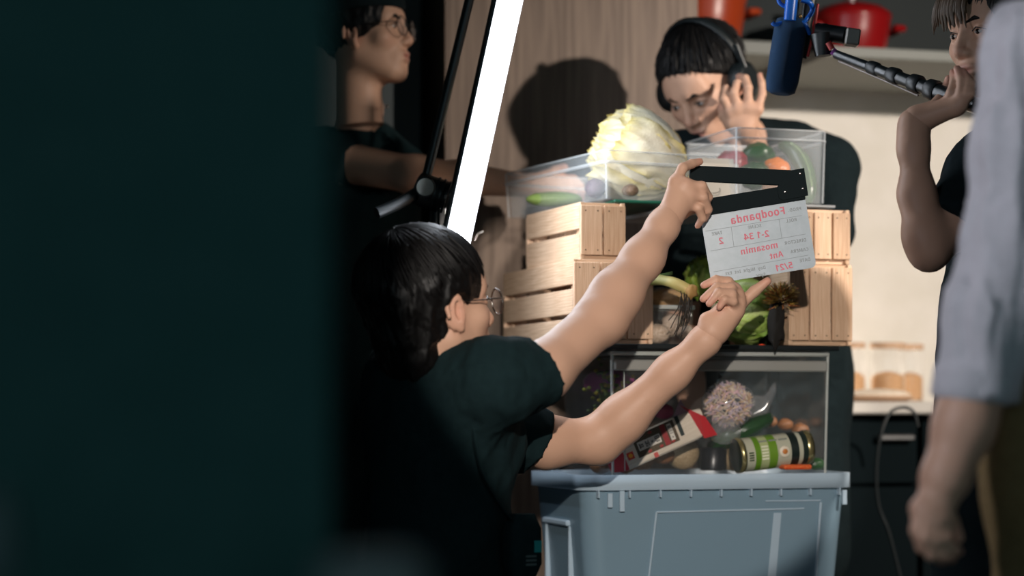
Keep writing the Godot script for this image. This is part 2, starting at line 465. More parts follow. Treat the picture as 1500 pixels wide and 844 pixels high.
func build_crates() -> void:
	crate("lower left pine crate with three planks beside the clear box of garlic", at(840, 508, 4.06) * Vector3(1, 0, 1) + Vector3(0, 1.011, 0), STACK_TURN, 0.168, 0.48, 0.168, 3, 3, 0)
	crate("upper left pine crate under the tray with the big pale cabbage", at(850, 380, 4.10) * Vector3(1, 0, 1) + Vector3(0, 1.180, 0), 0.36, 0.098, 0.30, 0.116, 2, 2, 1)
	crate("lower right pine crate with three upright slats next to the bright wall", at(1155, 508, 4.17) * Vector3(1, 0, 1) + Vector3(0, 1.011, 0), STACK_TURN, 0.142, 0.30, 0.166, 3, 3, 2)
	crate("upper right pine crate half hidden behind the clapperboard", at(1165, 388, 4.18) * Vector3(1, 0, 1) + Vector3(0, 1.178, 0), STACK_TURN, 0.122, 0.28, 0.112, 3, 2, 3)

func build_drawer_food() -> void:
	var turn := STACK_TURN
	# noodle packet, leaning against the drawer front
	var a := at(893, 677, 4.10)
	var b := at(1040, 612, 4.14)
	var ax := (b - a).normalized()
	var t := thing("noodle_packet", "long packet of white noodles with red ends and dark printed label", "packet", a)
	var zz := Vector3(sin(STACK_TURN), 0, cos(STACK_TURN))
	zz = (zz - ax * zz.dot(ax)).normalized()
	var bs := Basis(ax, zz.cross(ax), zz)
	t.basis = bs
	var L := a.distance_to(b)
	var pw := 0.062
	part("noodles", MB.new().rings([rrect(0.046, 0.016, 0.007, 0.010), rrect(pw, 0.022, 0.010, 0.03), rrect(pw, 0.022, 0.010, L - 0.04), rrect(0.052, 0.016, 0.007, L - 0.014)]).mesh(), wood(Color(0.80, 0.74, 0.66), Color(0.93, 0.89, 0.83), Vector3(60, 2, 60), 61), t).rotation.z = -PI / 2
	part("red_end", MB.new().rings([rrect(0.044, 0.014, 0.006, -0.004), rrect(0.056, 0.024, 0.010, 0.014), rrect(pw + 0.001, 0.0235, 0.010, 0.030)]).mesh(), mat(Color(0.80, 0.13, 0.22), 0.35), t).rotation.z = -PI / 2
	part("red_end", MB.new().prism(PackedVector2Array([Vector2(L - 0.040, 0.029), Vector2(L - 0.052, 0.050), Vector2(L - 0.012, 0.008), Vector2(L - 0.002, -0.036), Vector2(L - 0.030, -0.032)]), 0.008, 0.0125).mesh(), mat(Color(0.72, 0.10, 0.14), 0.35), t)
	part("film_flap", MB.new().prism(PackedVector2Array([Vector2(L - 0.075, 0.031), Vector2(L - 0.045, 0.060), Vector2(L - 0.040, 0.031)]), 0.007, 0.0085).mesh(), clear(Color(0.75, 0.62, 0.70), 0.6, 0.3), t)
	var lb := part("label", bx(Vector3(0.103, 0.007, 0.0115), Vector3(0.092, 0.045, 0.0012), 0.0003), mottled(Color(0.22, 0.19, 0.13), Color(0.42, 0.32, 0.20), Vector3(90, 90, 90), 0.4), t)
	part("name_field", bx(Vector3(0.088, 0.006, 0.0123), Vector3(0.050, 0.018, 0.0010)), mat(Color(0.88, 0.86, 0.82), 0.5), lb)
	part("red_band", bx(Vector3(0.1235, 0.007, 0.0123), Vector3(0.011, 0.043, 0.0010)), mat(Color(0.60, 0.08, 0.10), 0.5), lb)
	part("name_field", bx(Vector3(0.1375, 0.008, 0.0123), Vector3(0.009, 0.034, 0.0010)), mat(Color(0.88, 0.86, 0.82), 0.5), lb)
	for k in 6:
		part("rosette", MB.new().ball(Vector3(0.07 + 0.013 * k, 0.024 if k % 2 == 0 else -0.011, 0.0122), Vector3(0.0045, 0.003, 0.0006), 10, 6).mesh(), mat(Color(0.62, 0.12, 0.10), 0.5), lb)
	var ink := mat(Color(0.10, 0.08, 0.08), 0.6)
	# brush characters, stroke by stroke, reading down the packet
	var glyphs := [[[-1, -3, -1, 3], [1, -3, 1, 3], [-2, -2, 2, -2], [-2, 0, 2, 0], [-2, 2, 2, 2], [-3, 3, 3, 3]], [[-3, -3, 3, -3], [-2, -1, 2, -1], [-3, 1, 3, 1], [0, -3, 0, 3], [-2, 3, -3, -1], [2, 3, 1, 1]], [[-1, -1, 1, -1], [-1, 1, 1, 1], [0, -1, -1, 1]], [[-3, -2, -1, -2], [-2, -3, -2, 3], [0, -3, 3, -3], [0, 0, 3, 0], [0, 3, 3, 3], [1, -3, 1, 3], [3, -3, 3, 3], [-3, 1, -1, 2]]]
	for k in 4:
		var g := MB.new()
		for s in glyphs[k]:
			var p0 := Vector3(0.0705 + 0.0118 * k - s[1] * 0.0014, 0.006 + s[0] * 0.0020, 0.0131)
			var p1 := Vector3(0.0705 + 0.0118 * k - s[3] * 0.0014, 0.006 + s[2] * 0.0020, 0.0131)
			g.tube([p0, p1], 0.0007, 4)
		part("character", g.mesh(), ink, lb)
	for k in 3:
		var g := MB.new()
		for s in glyphs[(k * 3) % 4]:
			g.tube([Vector3(0.1375 - s[1] * 0.0010, 0.019 - 0.011 * k + s[0] * 0.0013, 0.0131), Vector3(0.1375 - s[3] * 0.0010, 0.019 - 0.011 * k + s[2] * 0.0013, 0.0131)], 0.0005, 4)
		part("character", g.mesh(), ink, lb)
	part("dark_strip", bx(Vector3(0.158, 0.012, 0.0115), Vector3(0.008, 0.042, 0.0012)), mat(Color(0.06, 0.14, 0.13), 0.4), t)
	var st := part("square_sticker", bx(Vector3(0.042, -0.004, 0.0115), Vector3(0.014, 0.015, 0.0012)), mat(Color(0.82, 0.14, 0.12), 0.4), t)
	part("emblem", MB.new().ball(Vector3(0.042, -0.004, 0.0122), Vector3(0.0048, 0.0045, 0.0007), 14, 6).mesh(), mat(Color(0.95, 0.65, 0.10), 0.4), st)
	part("red_patch", bx(Vector3(0.092, -0.023, 0.0112), Vector3(0.009, 0.010, 0.0012)), mat(Color(0.80, 0.32, 0.30), 0.4), t)

	# mushrooms in shiny film
	t = thing("mushroom_bag", "shiny clear film bag bulging with pale enoki mushrooms", "bag", at(1067, 592, 4.20))
	var mush := MB.new()
	mush.tinted = true
	var shades := [lin(236, 210, 190), lin(240, 200, 205), lin(226, 190, 150), lin(214, 196, 214), lin(240, 224, 200)]
	for k in 420:
		var p := Vector3(rng.randfn(0, 1), rng.randfn(0, 1), rng.randf_range(0.0, 1.3)).normalized() * (0.86 + 0.14 * rng.randf())
		p *= Vector3(0.047, 0.042, 0.034)
		mush.col = shades[k % 5] * rng.randf_range(0.7, 1.1)
		var q := Vector3(rng.randfn(0, 1), rng.randfn(0, 1), rng.randfn(0, 0.4)).normalized() * 0.009
		mush.tube([p - q, p + Vector3(0, 0, 0.002), p + q], [0.0016, 0.0020, 0.0013], 4)
	part("mushroom_stems", mush.mesh(), M.tinted, t).set_meta("kind", "stuff")
	part("film", bag_mesh(Vector3(0.060, 0.055, 0.045), 5, 0.18), M.film, t)
	part("film_tail", MB.new().rings([[Vector3(0.03, 0.02, 0.01), Vector3(0.04, -0.03, 0.01), Vector3(0.035, -0.03, -0.01), Vector3(0.03, 0.02, -0.01)], [Vector3(0.075, 0.015, 0.02), Vector3(0.08, -0.02, 0.0), Vector3(0.076, -0.018, -0.015), Vector3(0.07, 0.018, -0.005)], [Vector3(0.095, 0.045, 0.012), Vector3(0.098, 0.025, 0.004), Vector3(0.096, 0.025, -0.004), Vector3(0.092, 0.042, 0.0)]]).mesh(), M.film, t)
	t = thing("film_bag", "crumpled empty clear film hanging below the mushroom bag", "bag", at(1062, 632, 4.16))
	part("film", bag_mesh(Vector3(0.040, 0.032, 0.025), 15, 0.35), M.film, t)
	# green film bag
	t = thing("green_bag", "glossy dark green plastic bag behind the noodle packet", "bag", at(1085, 632, 4.26))
	t.basis = Basis(Vector3(0, 0, 1), 0.45)
	part("film", bag_mesh(Vector3(0.085, 0.026, 0.035), 25, 0.22), mat(Color(0.06, 0.27, 0.08), 0.2), t)
	# can lying on its side
	var c0 := at(1078, 668, 4.16)
	var c1 := at(1182, 655, 4.20)
	var ca := (c1 - c0).normalized()
	t = thing("food_can", "food can on its side with a green and white printed label", "can", c0)
	var cz := zz - ca * zz.dot(ca)
	cz = cz.normalized()
	t.basis = Basis(ca, cz.cross(ca), cz)
	var cl := c0.distance_to(c1)
	var cr := 0.034
	var cyl := func(u0: float, u1: float, r: float) -> ArrayMesh:
		return MB.new().lathe([[r, u0], [r, u1]], 36).mesh()
	part("body", cyl.call(0.0, cl, cr), mat(Color(0.12, 0.17, 0.15), 0.35), t).rotation.z = -PI / 2
	part("end_rim", MB.new().lathe([[0.0, cl - 0.004], [cr - 0.006, cl - 0.003], [cr + 0.001, cl + 0.003], [cr + 0.002, cl - 0.006], [cr, cl - 0.010]], 36).mesh(), mat(Color(0.75, 0.70, 0.50), 0.25, 0.8), t).rotation.z = -PI / 2
	part("end_rim", MB.new().lathe([[0.0, 0.002], [cr - 0.006, 0.001], [cr + 0.002, 0.0], [cr + 0.002, 0.008], [cr, 0.010]], 36).mesh(), mat(Color(0.75, 0.70, 0.50), 0.25, 0.8), t).rotation.z = -PI / 2
	lb = part("label", cyl.call(0.012, cl - 0.022, cr + 0.0006), mat(Color(0.70, 0.70, 0.62), 0.4), t)
	lb.rotation.z = -PI / 2
	for q in [[0.030, 0.042, Color(0.36, 0.52, 0.12)], [0.042, 0.060, Color(0.66, 0.70, 0.50)], [0.060, 0.078, Color(0.40, 0.55, 0.16)], [0.108, 0.125, Color(0.10, 0.14, 0.13)]]:
		part("band", cyl.call(q[0], q[1], cr + 0.0011), mat(q[2], 0.4), lb)
	part("bowl_picture", MB.new().ball(Vector3(0.0, 0.093, cr), Vector3(0.012, 0.011, 0.0022), 16, 8).mesh(), mat(Color(0.86, 0.82, 0.74), 0.4), lb)
	part("bowl_picture", MB.new().ball(Vector3(0.0, 0.093, cr + 0.0012), Vector3(0.006, 0.006, 0.0022), 14, 8).mesh(), mat(Color(0.74, 0.46, 0.22), 0.4), lb)
	for k in 5:
		part("print_line", bx(Vector3(0.010 - 0.0062 * k, 0.0505, cr - 0.0005 - 0.0006 * absf(k - 1.6)), Vector3(0.0030, 0.014, 0.004)), mat(Color(0.88, 0.88, 0.78), 0.5), lb)
	for k in 4:
		part("print_line", bx(Vector3(0.010 - 0.005 * k, 0.021, cr - 0.0006 * absf(k - 2.0)), Vector3(0.0028, 0.010, 0.004)), mat(Color(0.22, 0.28, 0.18), 0.5), lb)
	for k in 3:
		part("print_block", bx(Vector3(-0.023, 0.05 + 0.022 * k, cr - 0.011), Vector3(0.007, 0.018, 0.006)), mat(Color(0.50, 0.52, 0.48), 0.5), lb)
	# beige packets and small goods along the drawer floor
	var beige := mottled(Color(0.52, 0.42, 0.30), Color(0.78, 0.70, 0.56), Vector3(50, 50, 50), 0.6)
	t = thing("grain_bag", "plump bag of beige grain under the noodle packet", "bag", at(1000, 664, 4.24))
	part("bag", bag_mesh(Vector3(0.036, 0.036, 0.030), 33, 0.10), beige, t)
	t = thing("dark_jar", "squat dark jar between the grain bag and the can", "jar", at(1045, 689, 4.26))
	part("body", MB.new().lathe([[0.0, 0.0], [0.026, 0.0], [0.028, 0.004], [0.028, 0.046], [0.0, 0.05]], 20).mesh(), mat(Color(0.08, 0.09, 0.12), 0.3), t)
	t = thing("grain_bag", "small beige bag at the left end of the can", "bag", at(1075, 672, 4.28))
	part("bag", bag_mesh(Vector3(0.030, 0.028, 0.030), 34, 0.10), beige, t)
	var brown := mottled(Color(0.42, 0.26, 0.15), Color(0.66, 0.46, 0.30), Vector3(40, 40, 40), 0.5)
	var k := 0
	for q in [[940, 674, 4.2, 0.024], [972, 668, 4.2, 0.020], [915, 680, 4.18, 0.022], [880, 682, 4.16, 0.020], [1150, 622, 4.35, 0.015], [1172, 630, 4.33, 0.016], [1128, 618, 4.34, 0.014]]:
		var nm: String = ["brown potato under the middle of the noodle packet", "brown potato beside the grain bag", "brown potato at the red lower end of the noodle packet", "brown potato in the left corner of the acrylic box", "small brown mushroom above the middle of the can", "small brown mushroom above the rim of the can", "small brown mushroom next to the green bag"][k]
		lump("potato" if k < 4 else "mushroom", nm, "vegetable", at(q[0], q[1], q[2]), Vector3(q[3] * 1.15, q[3] * 0.85, q[3]), brown, k, 0.15)
		k += 1
	t = thing("snack_packet", "flat orange and red packet under the can", "packet", at(1165, 687, 4.17), turn)
	part("packet", bx(Vector3(0, 0.004, 0), Vector3(0.062, 0.010, 0.03), 0.003), mottled(Color(0.80, 0.22, 0.10), Color(0.90, 0.55, 0.30), Vector3(30, 30, 30), 0.4), t)
	t = thing("green_packet", "small bright green packet at the right end of the can", "packet", at(1196, 680, 4.24), turn)
	part("packet", bag_mesh(Vector3(0.020, 0.014, 0.014), 41, 0.15), mat(Color(0.08, 0.28, 0.08), 0.4), t)
	# left end: pink bag, flowers
	t = thing("pink_bag", "bright pink plastic bag at the left end of the acrylic box", "bag", at(892, 560, 4.32))
	part("film", bag_mesh(Vector3(0.060, 0.030, 0.040), 51, 0.18), mat(Color(0.72, 0.30, 0.58), 0.3), t)
	t = thing("pink_packet", "pink and red wrapped packet between arm and noodle packet", "packet", at(972, 603, 4.26))
	part("film", bag_mesh(Vector3(0.024, 0.018, 0.02), 52, 0.2), mat(Color(0.66, 0.22, 0.36), 0.25), t)
	t = thing("yellow_greens", "bunch of yellow flowering greens behind the drawer corner", "greens", at(893, 575, 4.24))
	var fl := MB.new()
	fl.tinted = true
	for j in 90:
		var p := Vector3(rng.randfn(0, 0.020), rng.randfn(0, 0.026), rng.randfn(0, 0.012))
		fl.col = [lin(196, 172, 60), lin(150, 150, 60), lin(90, 110, 50)][j % 3]
		fl.ball(p, Vector3(0.005, 0.004, 0.005), 6, 4)
	part("petals", fl.mesh(), M.tinted, t).set_meta("kind", "stuff")
	var gr := MB.new()
	for j in 9:
		gr.tube([Vector3(-0.012 + 0.003 * j, -0.07, 0), Vector3(-0.02 + 0.005 * j, 0.0, 0.004)], 0.0022, 5)
	part("stalks", gr.mesh(), mat(Color(0.45, 0.50, 0.24), 0.6), t)

func build_middle_food() -> void:
	# clear box with garlic
	var t := thing("clear_box", "small clear plastic box of pale roots beside the left crate", "box", stk(0.228, 1.012, 0.14), STACK_TURN)
	part("body", shell(0.105, 0.085, 0.078, 0.94, 0.002, 0.008), M.acrylic, t)
	part("rim", rim(0.105, 0.085, 0.008, 0.072, 0.080, 0.002, 0.003), M.acrylic_edge, t)
	var pale := mottled(Color(0.66, 0.56, 0.47), Color(0.86, 0.79, 0.72), Vector3(30, 30, 30), 0.6)
	var nm := ["large pale bulb lying in the clear box, front left", "round pale bulb in the middle of the clear box", "pale bulb at the back right of the clear box"]
	var k := 0
	for q in [[962, 489, 4.17, 0.028, 0.020], [986, 477, 4.21, 0.026, 0.024], [1004, 488, 4.20, 0.018, 0.016]]:
		var b := lump("bulb", nm[k], "vegetable", at(q[0], q[1], q[2]), Vector3(q[3], q[4], 0.024), pale, 70 + k, 0.10, Basis(), "bulbs in the clear box")
		part("root_tuft", MB.new().tube([Vector3(-q[3] * 0.9, 0.004, 0.005), Vector3(-q[3] * 1.3, 0.012, 0.012)], [0.005, 0.002], 6).mesh(), M.nail, b)
		k += 1
	t = thing("noodle_bag", "clear bag of golden dried food on the clear box", "bag", at(978, 437, 4.22))
	part("contents", bag_mesh(Vector3(0.048, 0.022, 0.03), 71, 0.2), mottled(Color(0.62, 0.45, 0.22), Color(0.84, 0.68, 0.42), Vector3(40, 40, 40), 0.5), t)
	part("film", bag_mesh(Vector3(0.052, 0.026, 0.034), 72, 0.2), M.film, t)
	# leek with its roots towards us
	t = thing("leek", "yellow green leek stalk with a tangle of dark roots", "leek", at(1003, 423, 4.02))
	var o := at(1003, 423, 4.02)
	var lk := MB.new()
	lk.tinted = true
	var path := smooth_path(pts([[1008, 425, 4.02], [985, 414, 4.03], [965, 410, 4.06], [950, 409, 4.08]]), 5)
	var rd := []
	for j in path.size():
		path[j] -= o
		rd.append(0.0110 + 0.0010 * sin(j * 0.6))
	var first := lk.v.size()
	lk.tube(path, rd, 14)
	for j in lk.v.size():
		var u := clampf((lk.v[j].x + 0.10) / 0.10, 0.0, 1.0)
		lk.c[j] = lin(84, 112, 44).lerp(lin(186, 166, 104), u) * (0.9 + 0.2 * absf(wob.get_noise_3dv(lk.v[j] * 9000.0)))
	part("stalk", lk.mesh(), M.tinted, t)
	part("root_disc", MB.new().ball(at(1013, 427, 4.012) - o, Vector3(0.012, 0.014, 0.012), 14, 10, wob, 0.5).mesh(), mat(Color(0.60, 0.46, 0.26), 0.8), t)
	for j in 3:
		part("leaf_blade", MB.new().tube(pts([[985, 402 - 2 * j, 4.05], [965, 404, 4.08], [935, 398 + 4 * j, 4.1]]).map(func(p): return p - o), [0.0015, 0.006, 0.008], 6, true, 0.3).mesh(), mat(Color(0.30, 0.40, 0.16), 0.6), t)
	var rt := MB.new()
	for j in 16:
		var p0 := at(1006 + rng.randf_range(-9, 9), 430 + rng.randf_range(-4, 4), 4.01) - o
		var p := [p0]
		var q := Vector3(rng.randf_range(-0.05, 0.05), -1, rng.randf_range(-0.05, 0.1))
		var len := rng.randf_range(0.05, 0.095)
		for s in 5:
			q += Vector3(rng.randfn(0, 0.10) - 0.04, 0, rng.randfn(0, 0.06))
			p.append(p[-1] + q.normalized() * len / 5.0)
		rt.tube(smooth_path(p, 2), 0.0010, 4)
	part("roots", rt.mesh(), mat(Color(0.16, 0.13, 0.10), 0.9), t).set_meta("kind", "stuff")
	# cabbages
	cabbage_head("green_cabbage", "large fresh green cabbage with white veins beside the pointing finger", at(1092, 457, 4.20), Basis(Vector3(0.3, 0.2, 1).normalized(), -1.9) * Basis(Vector3.UP, 0.4), Vector3(0.066, 0.064, 0.062), lin(172, 196, 100), lin(118, 156, 58), lin(228, 232, 184), 9, 0.10, 2)
	cabbage_head("savoy_cabbage", "small crinkled dark green cabbage behind the leek roots", at(1038, 407, 4.26), Basis(Vector3(1, 0, 0), 0.6), Vector3(0.048, 0.046, 0.046), lin(134, 156, 62), lin(86, 116, 40), lin(178, 190, 104), 9, 0.22, 5)
	# hairy root
	t = thing("hairy_taro", "dark root with a shaggy yellow brown top by the right crate", "root", at(1144, 455, 4.13))
	part("root", MB.new().ball(Vector3(-0.010, -0.026, 0.0), Vector3(0.017, 0.046, 0.018), 18, 14, wob, 0.5).mesh(), mat(Color(0.07, 0.06, 0.045), 0.95), t)
	var fz := MB.new()
	fz.tinted = true
	for j in 420:
		var dir := Vector3(rng.randfn(0, 1), rng.randf_range(-0.4, 1.2), rng.randfn(0, 1)).normalized()
		var p0 := Vector3(0.002, 0.022, 0) + dir * Vector3(0.016, 0.020, 0.016)
		fz.col = [lin(196, 156, 70), lin(150, 122, 60), lin(96, 84, 46), lin(166, 100, 50)][j % 4]
		fz.tube([p0, p0 + dir * 0.010, p0 + dir * 0.017 + Vector3(rng.randfn(0, 0.004), 0.002, rng.randfn(0, 0.004))], [0.0012, 0.001, 0.0004], 4, false)
	part("fibres", fz.mesh(), M.tinted, t).set_meta("kind", "stuff")
	lump("dark_squash", "dark green squash under the hairy root", "vegetable", at(1130, 492, 4.27), Vector3(0.035, 0.024, 0.03), mottled(Color(0.05, 0.09, 0.06), Color(0.13, 0.18, 0.10), Vector3(25, 25, 25), 0.5), 81)
	lump("chili", "small red chili tip below the green cabbage", "vegetable", at(1116, 507, 4.14), Vector3(0.008, 0.004, 0.004), mat(Color(0.80, 0.25, 0.12), 0.4), 82)

func build_top_bins() -> void:
	# flat lids lying on the crates
	var t := thing("green_tray", "flat green tray between the crates and the upper boxes", "tray", at(930, 303, 4.20) * Vector3(1, 0, 1) + Vector3(0.06, 1.297, -0.10), STACK_TURN)
	part("plate", bx(Vector3(0, 0.004, 0), Vector3(0.30, 0.006, 0.26), 0.002), mat(Color(0.10, 0.36, 0.28), 0.4), t)
	t = thing("white_tray", "white flat lid under the tray with the pale cabbage", "tray", at(950, 318, 4.30) * Vector3(1, 0, 1) + Vector3(0.05, 1.283, -0.05), STACK_TURN)
	part("plate", bx(Vector3(0, 0.006, 0), Vector3(0.16, 0.012, 0.2), 0.003), M.frosted_rim, t)
	# left: tray with the pale cabbage
	var tl := 0.45
	var c0 := at(887, 293, 4.12) * Vector3(1, 0, 1)
	var w := 0.26
	var d := 0.47
	var pos := from_corner(c0, w, d, tl) + Vector3(0, 1.304, 0)
	t = thing("clear_tray", "frosted clear plastic box holding the big pale cabbage", "box", pos, tl)
	part("body", shell(w, d, 0.100, 0.95, 0.0022, 0.012), M.frosted, t)
	part("rim", rim(w, d, 0.012, 0.072, 0.078, 0.0025, 0.005), M.frosted_rim, t)
	part("rim", rim(w, d, 0.012, 0.097, 0.100, 0.0025, 0.002), M.frosted_rim, t)
	for q in [[-1, 1], [1, 1], [-1, -1]]:
		part("corner_edge", MB.new().tube([Vector3(q[0] * w * 0.474, 0.002, q[1] * (d * 0.5 - 0.008)), Vector3(q[0] * (w * 0.5 - 0.002), 0.098, q[1] * (d * 0.5 - 0.002))], 0.002, 6).mesh(), M.frosted_rim, t)
	cabbage_head("pale_cabbage", "big pale yellow napa cabbage in the frosted box", at(932, 230, 4.27), Basis(Vector3(0, 0, 1), 1.05) * Basis(Vector3.UP, 0.9), Vector3(0.088, 0.104, 0.088), lin(226, 217, 193), lin(220, 200, 118), lin(232, 228, 212), 12, 0.12, 1, 0.13)
	t = thing("green_gourd", "pale green gourd lying in the left end of the frosted box", "vegetable", at(812, 292, 4.42))
	part("flesh", MB.new().ball(Vector3.ZERO, Vector3(0.062, 0.017, 0.03), 20, 12, wob, 0.08).mesh(), mottled(Color(0.48, 0.60, 0.28), Color(0.62, 0.70, 0.42), Vector3(20, 20, 20), 0.5), t)
	lump("purple_onion", "dark purple onion at the corner of the frosted box", "vegetable", at(872, 276, 4.22), Vector3(0.022, 0.020, 0.022), mottled(Color(0.25, 0.16, 0.22), Color(0.45, 0.33, 0.36), Vector3(30, 30, 30), 0.5), 91)
	lump("shallot", "small brown shallot under the pale cabbage", "vegetable", at(923, 279, 4.16), Vector3(0.017, 0.013, 0.015), mottled(Color(0.42, 0.33, 0.27), Color(0.62, 0.54, 0.46), Vector3(30, 30, 30), 0.5), 92)
	# right: box with peppers
	var tr := 0.32
	c0 = at(1078, 303, 4.20) * Vector3(1, 0, 1)
	w = 0.205
	d = 0.27
	pos = from_corner(c0, w, d, tr) + Vector3(0, 1.308, 0)
	t = thing("plastic_lid", "thin pale plastic lid under the box of peppers", "lid", from_corner(c0, w, d, tr) + Vector3(0.006, 1.300, 0), tr)
	part("plate", bx(Vector3(0, 0.002, 0), Vector3(w + 0.02, 0.005, d + 0.02), 0.001), M.frosted_rim, t)
	t = thing("clear_tray", "frosted clear plastic box of peppers and cucumber on the right crates", "box", pos, tr)
	part("body", shell(w, d, 0.152, 0.96, 0.0022, 0.014), M.frosted, t)
	part("rim", rim(w, d, 0.014, 0.128, 0.132, 0.0025, 0.005), M.frosted_rim, t)
	part("rim", rim(w, d, 0.014, 0.149, 0.152, 0.0025, 0.002), M.frosted_rim, t)
	for q in [[-1, 1], [1, 1]]:
		part("corner_edge", MB.new().tube([Vector3(q[0] * w * 0.478, 0.002, d * 0.5 - 0.007), Vector3(q[0] * (w * 0.5 - 0.002), 0.150, d * 0.5 - 0.002)], 0.002, 6).mesh(), M.frosted_rim, t)
	var cu := thing("cucumber", "long curved dark green cucumber in the pepper box", "vegetable", at(1170, 250, 4.32))
	var co := at(1170, 250, 4.32)
	var cp := smooth_path(pts([[1142, 212, 4.36], [1162, 222, 4.34], [1177, 245, 4.32], [1184, 275, 4.30], [1184, 298, 4.29]]), 5)
	var cpp := []
	var crd := []
	for j in cp.size():
		cpp.append(cp[j] - co)
		crd.append(0.020 * sqrt(maxf(0.1, sin(PI * (j + 0.7) / (cp.size() + 0.4)))))
	part("flesh", MB.new().tube(cpp, crd, 16).mesh(), mottled(Color(0.10, 0.25, 0.10), Color(0.22, 0.38, 0.17), Vector3(18, 18, 18), 0.3), cu)
	part("pale_stripe", MB.new().tube(cpp.slice(3, cpp.size() - 4).map(func(p): return p + Vector3(0.004, 0.008, 0.016)), 0.0018, 6).mesh(), mat(Color(0.50, 0.62, 0.40), 0.4), cu)
	var pk := thing("red_pepper", "dull red pepper in the left of the pepper box", "pepper", at(1072, 238, 4.32))
	part("flesh", MB.new().ball(Vector3.ZERO, Vector3(0.034, 0.026, 0.028), 22, 14, wob, 0.25).mesh(), mat(Color(0.62, 0.14, 0.18), 0.3), pk)
	part("stem", MB.new().tube([Vector3(-0.014, -0.004, 0.026), Vector3(-0.02, -0.006, 0.040)], [0.008, 0.005], 8).mesh(), mat(Color(0.40, 0.46, 0.25), 0.6), pk)
	lump("orange_pepper", "bright orange pepper in the middle of the pepper box", "pepper", at(1137, 248, 4.30), Vector3(0.028, 0.024, 0.022), mat(Color(0.90, 0.48, 0.08), 0.3), 95, 0.25)
	lump("green_pepper", "dark green pepper under the orange pepper, above the lower stick", "pepper", at(1105, 258, 4.28), Vector3(0.032, 0.030, 0.026), mat(Color(0.14, 0.30, 0.14), 0.3), 96, 0.25)
	lump("green_pepper", "green pepper at the back of the pepper box, above the sticks", "pepper", at(1110, 228, 4.44), Vector3(0.036, 0.028, 0.026), mat(Color(0.14, 0.30, 0.14), 0.3), 97, 0.25)
	lump("brown_potato", "brown potato seen between the two clapper sticks", "vegetable", at(1130, 276, 4.26), Vector3(0.020, 0.016, 0.016), mottled(Color(0.45, 0.30, 0.20), Color(0.62, 0.45, 0.32), Vector3(30, 30, 30), 0.6), 98)
	t = thing("white_carton", "white carton standing between the two upper boxes", "carton", at(1052, 304, 4.24) * Vector3(1, 0, 1) + Vector3(0, 1.305, 0), tr)
	part("carton", bx(Vector3(0, 0.042, 0), Vector3(0.085, 0.084, 0.02), 0.002), mat(Color(0.86, 0.82, 0.76), 0.6), t)
	part("paper_flap", bx(Vector3(-0.005, 0.088, 0), Vector3(0.075, 0.012, 0.018), 0.002), mat(Color(0.80, 0.77, 0.72), 0.6), t)
	t = thing("dried_root", "few curly dark roots hanging over the tray's front edge", "root", at(1036, 287, 4.20))
	var rr := MB.new()
	for j in 7:
		var p := [Vector3(0, 0.01, 0)]
		var q := Vector3(rng.randf_range(-0.6, 1), -1, 0)
		for s in 5:
			q = q.rotated(Vector3(0, 0, 1), rng.randfn(0, 0.5))
			p.append(p[-1] + q.normalized() * 0.007)
		rr.tube(smooth_path(p, 3), 0.0007, 4)
	part("roots", rr.mesh(), M.nail, t)

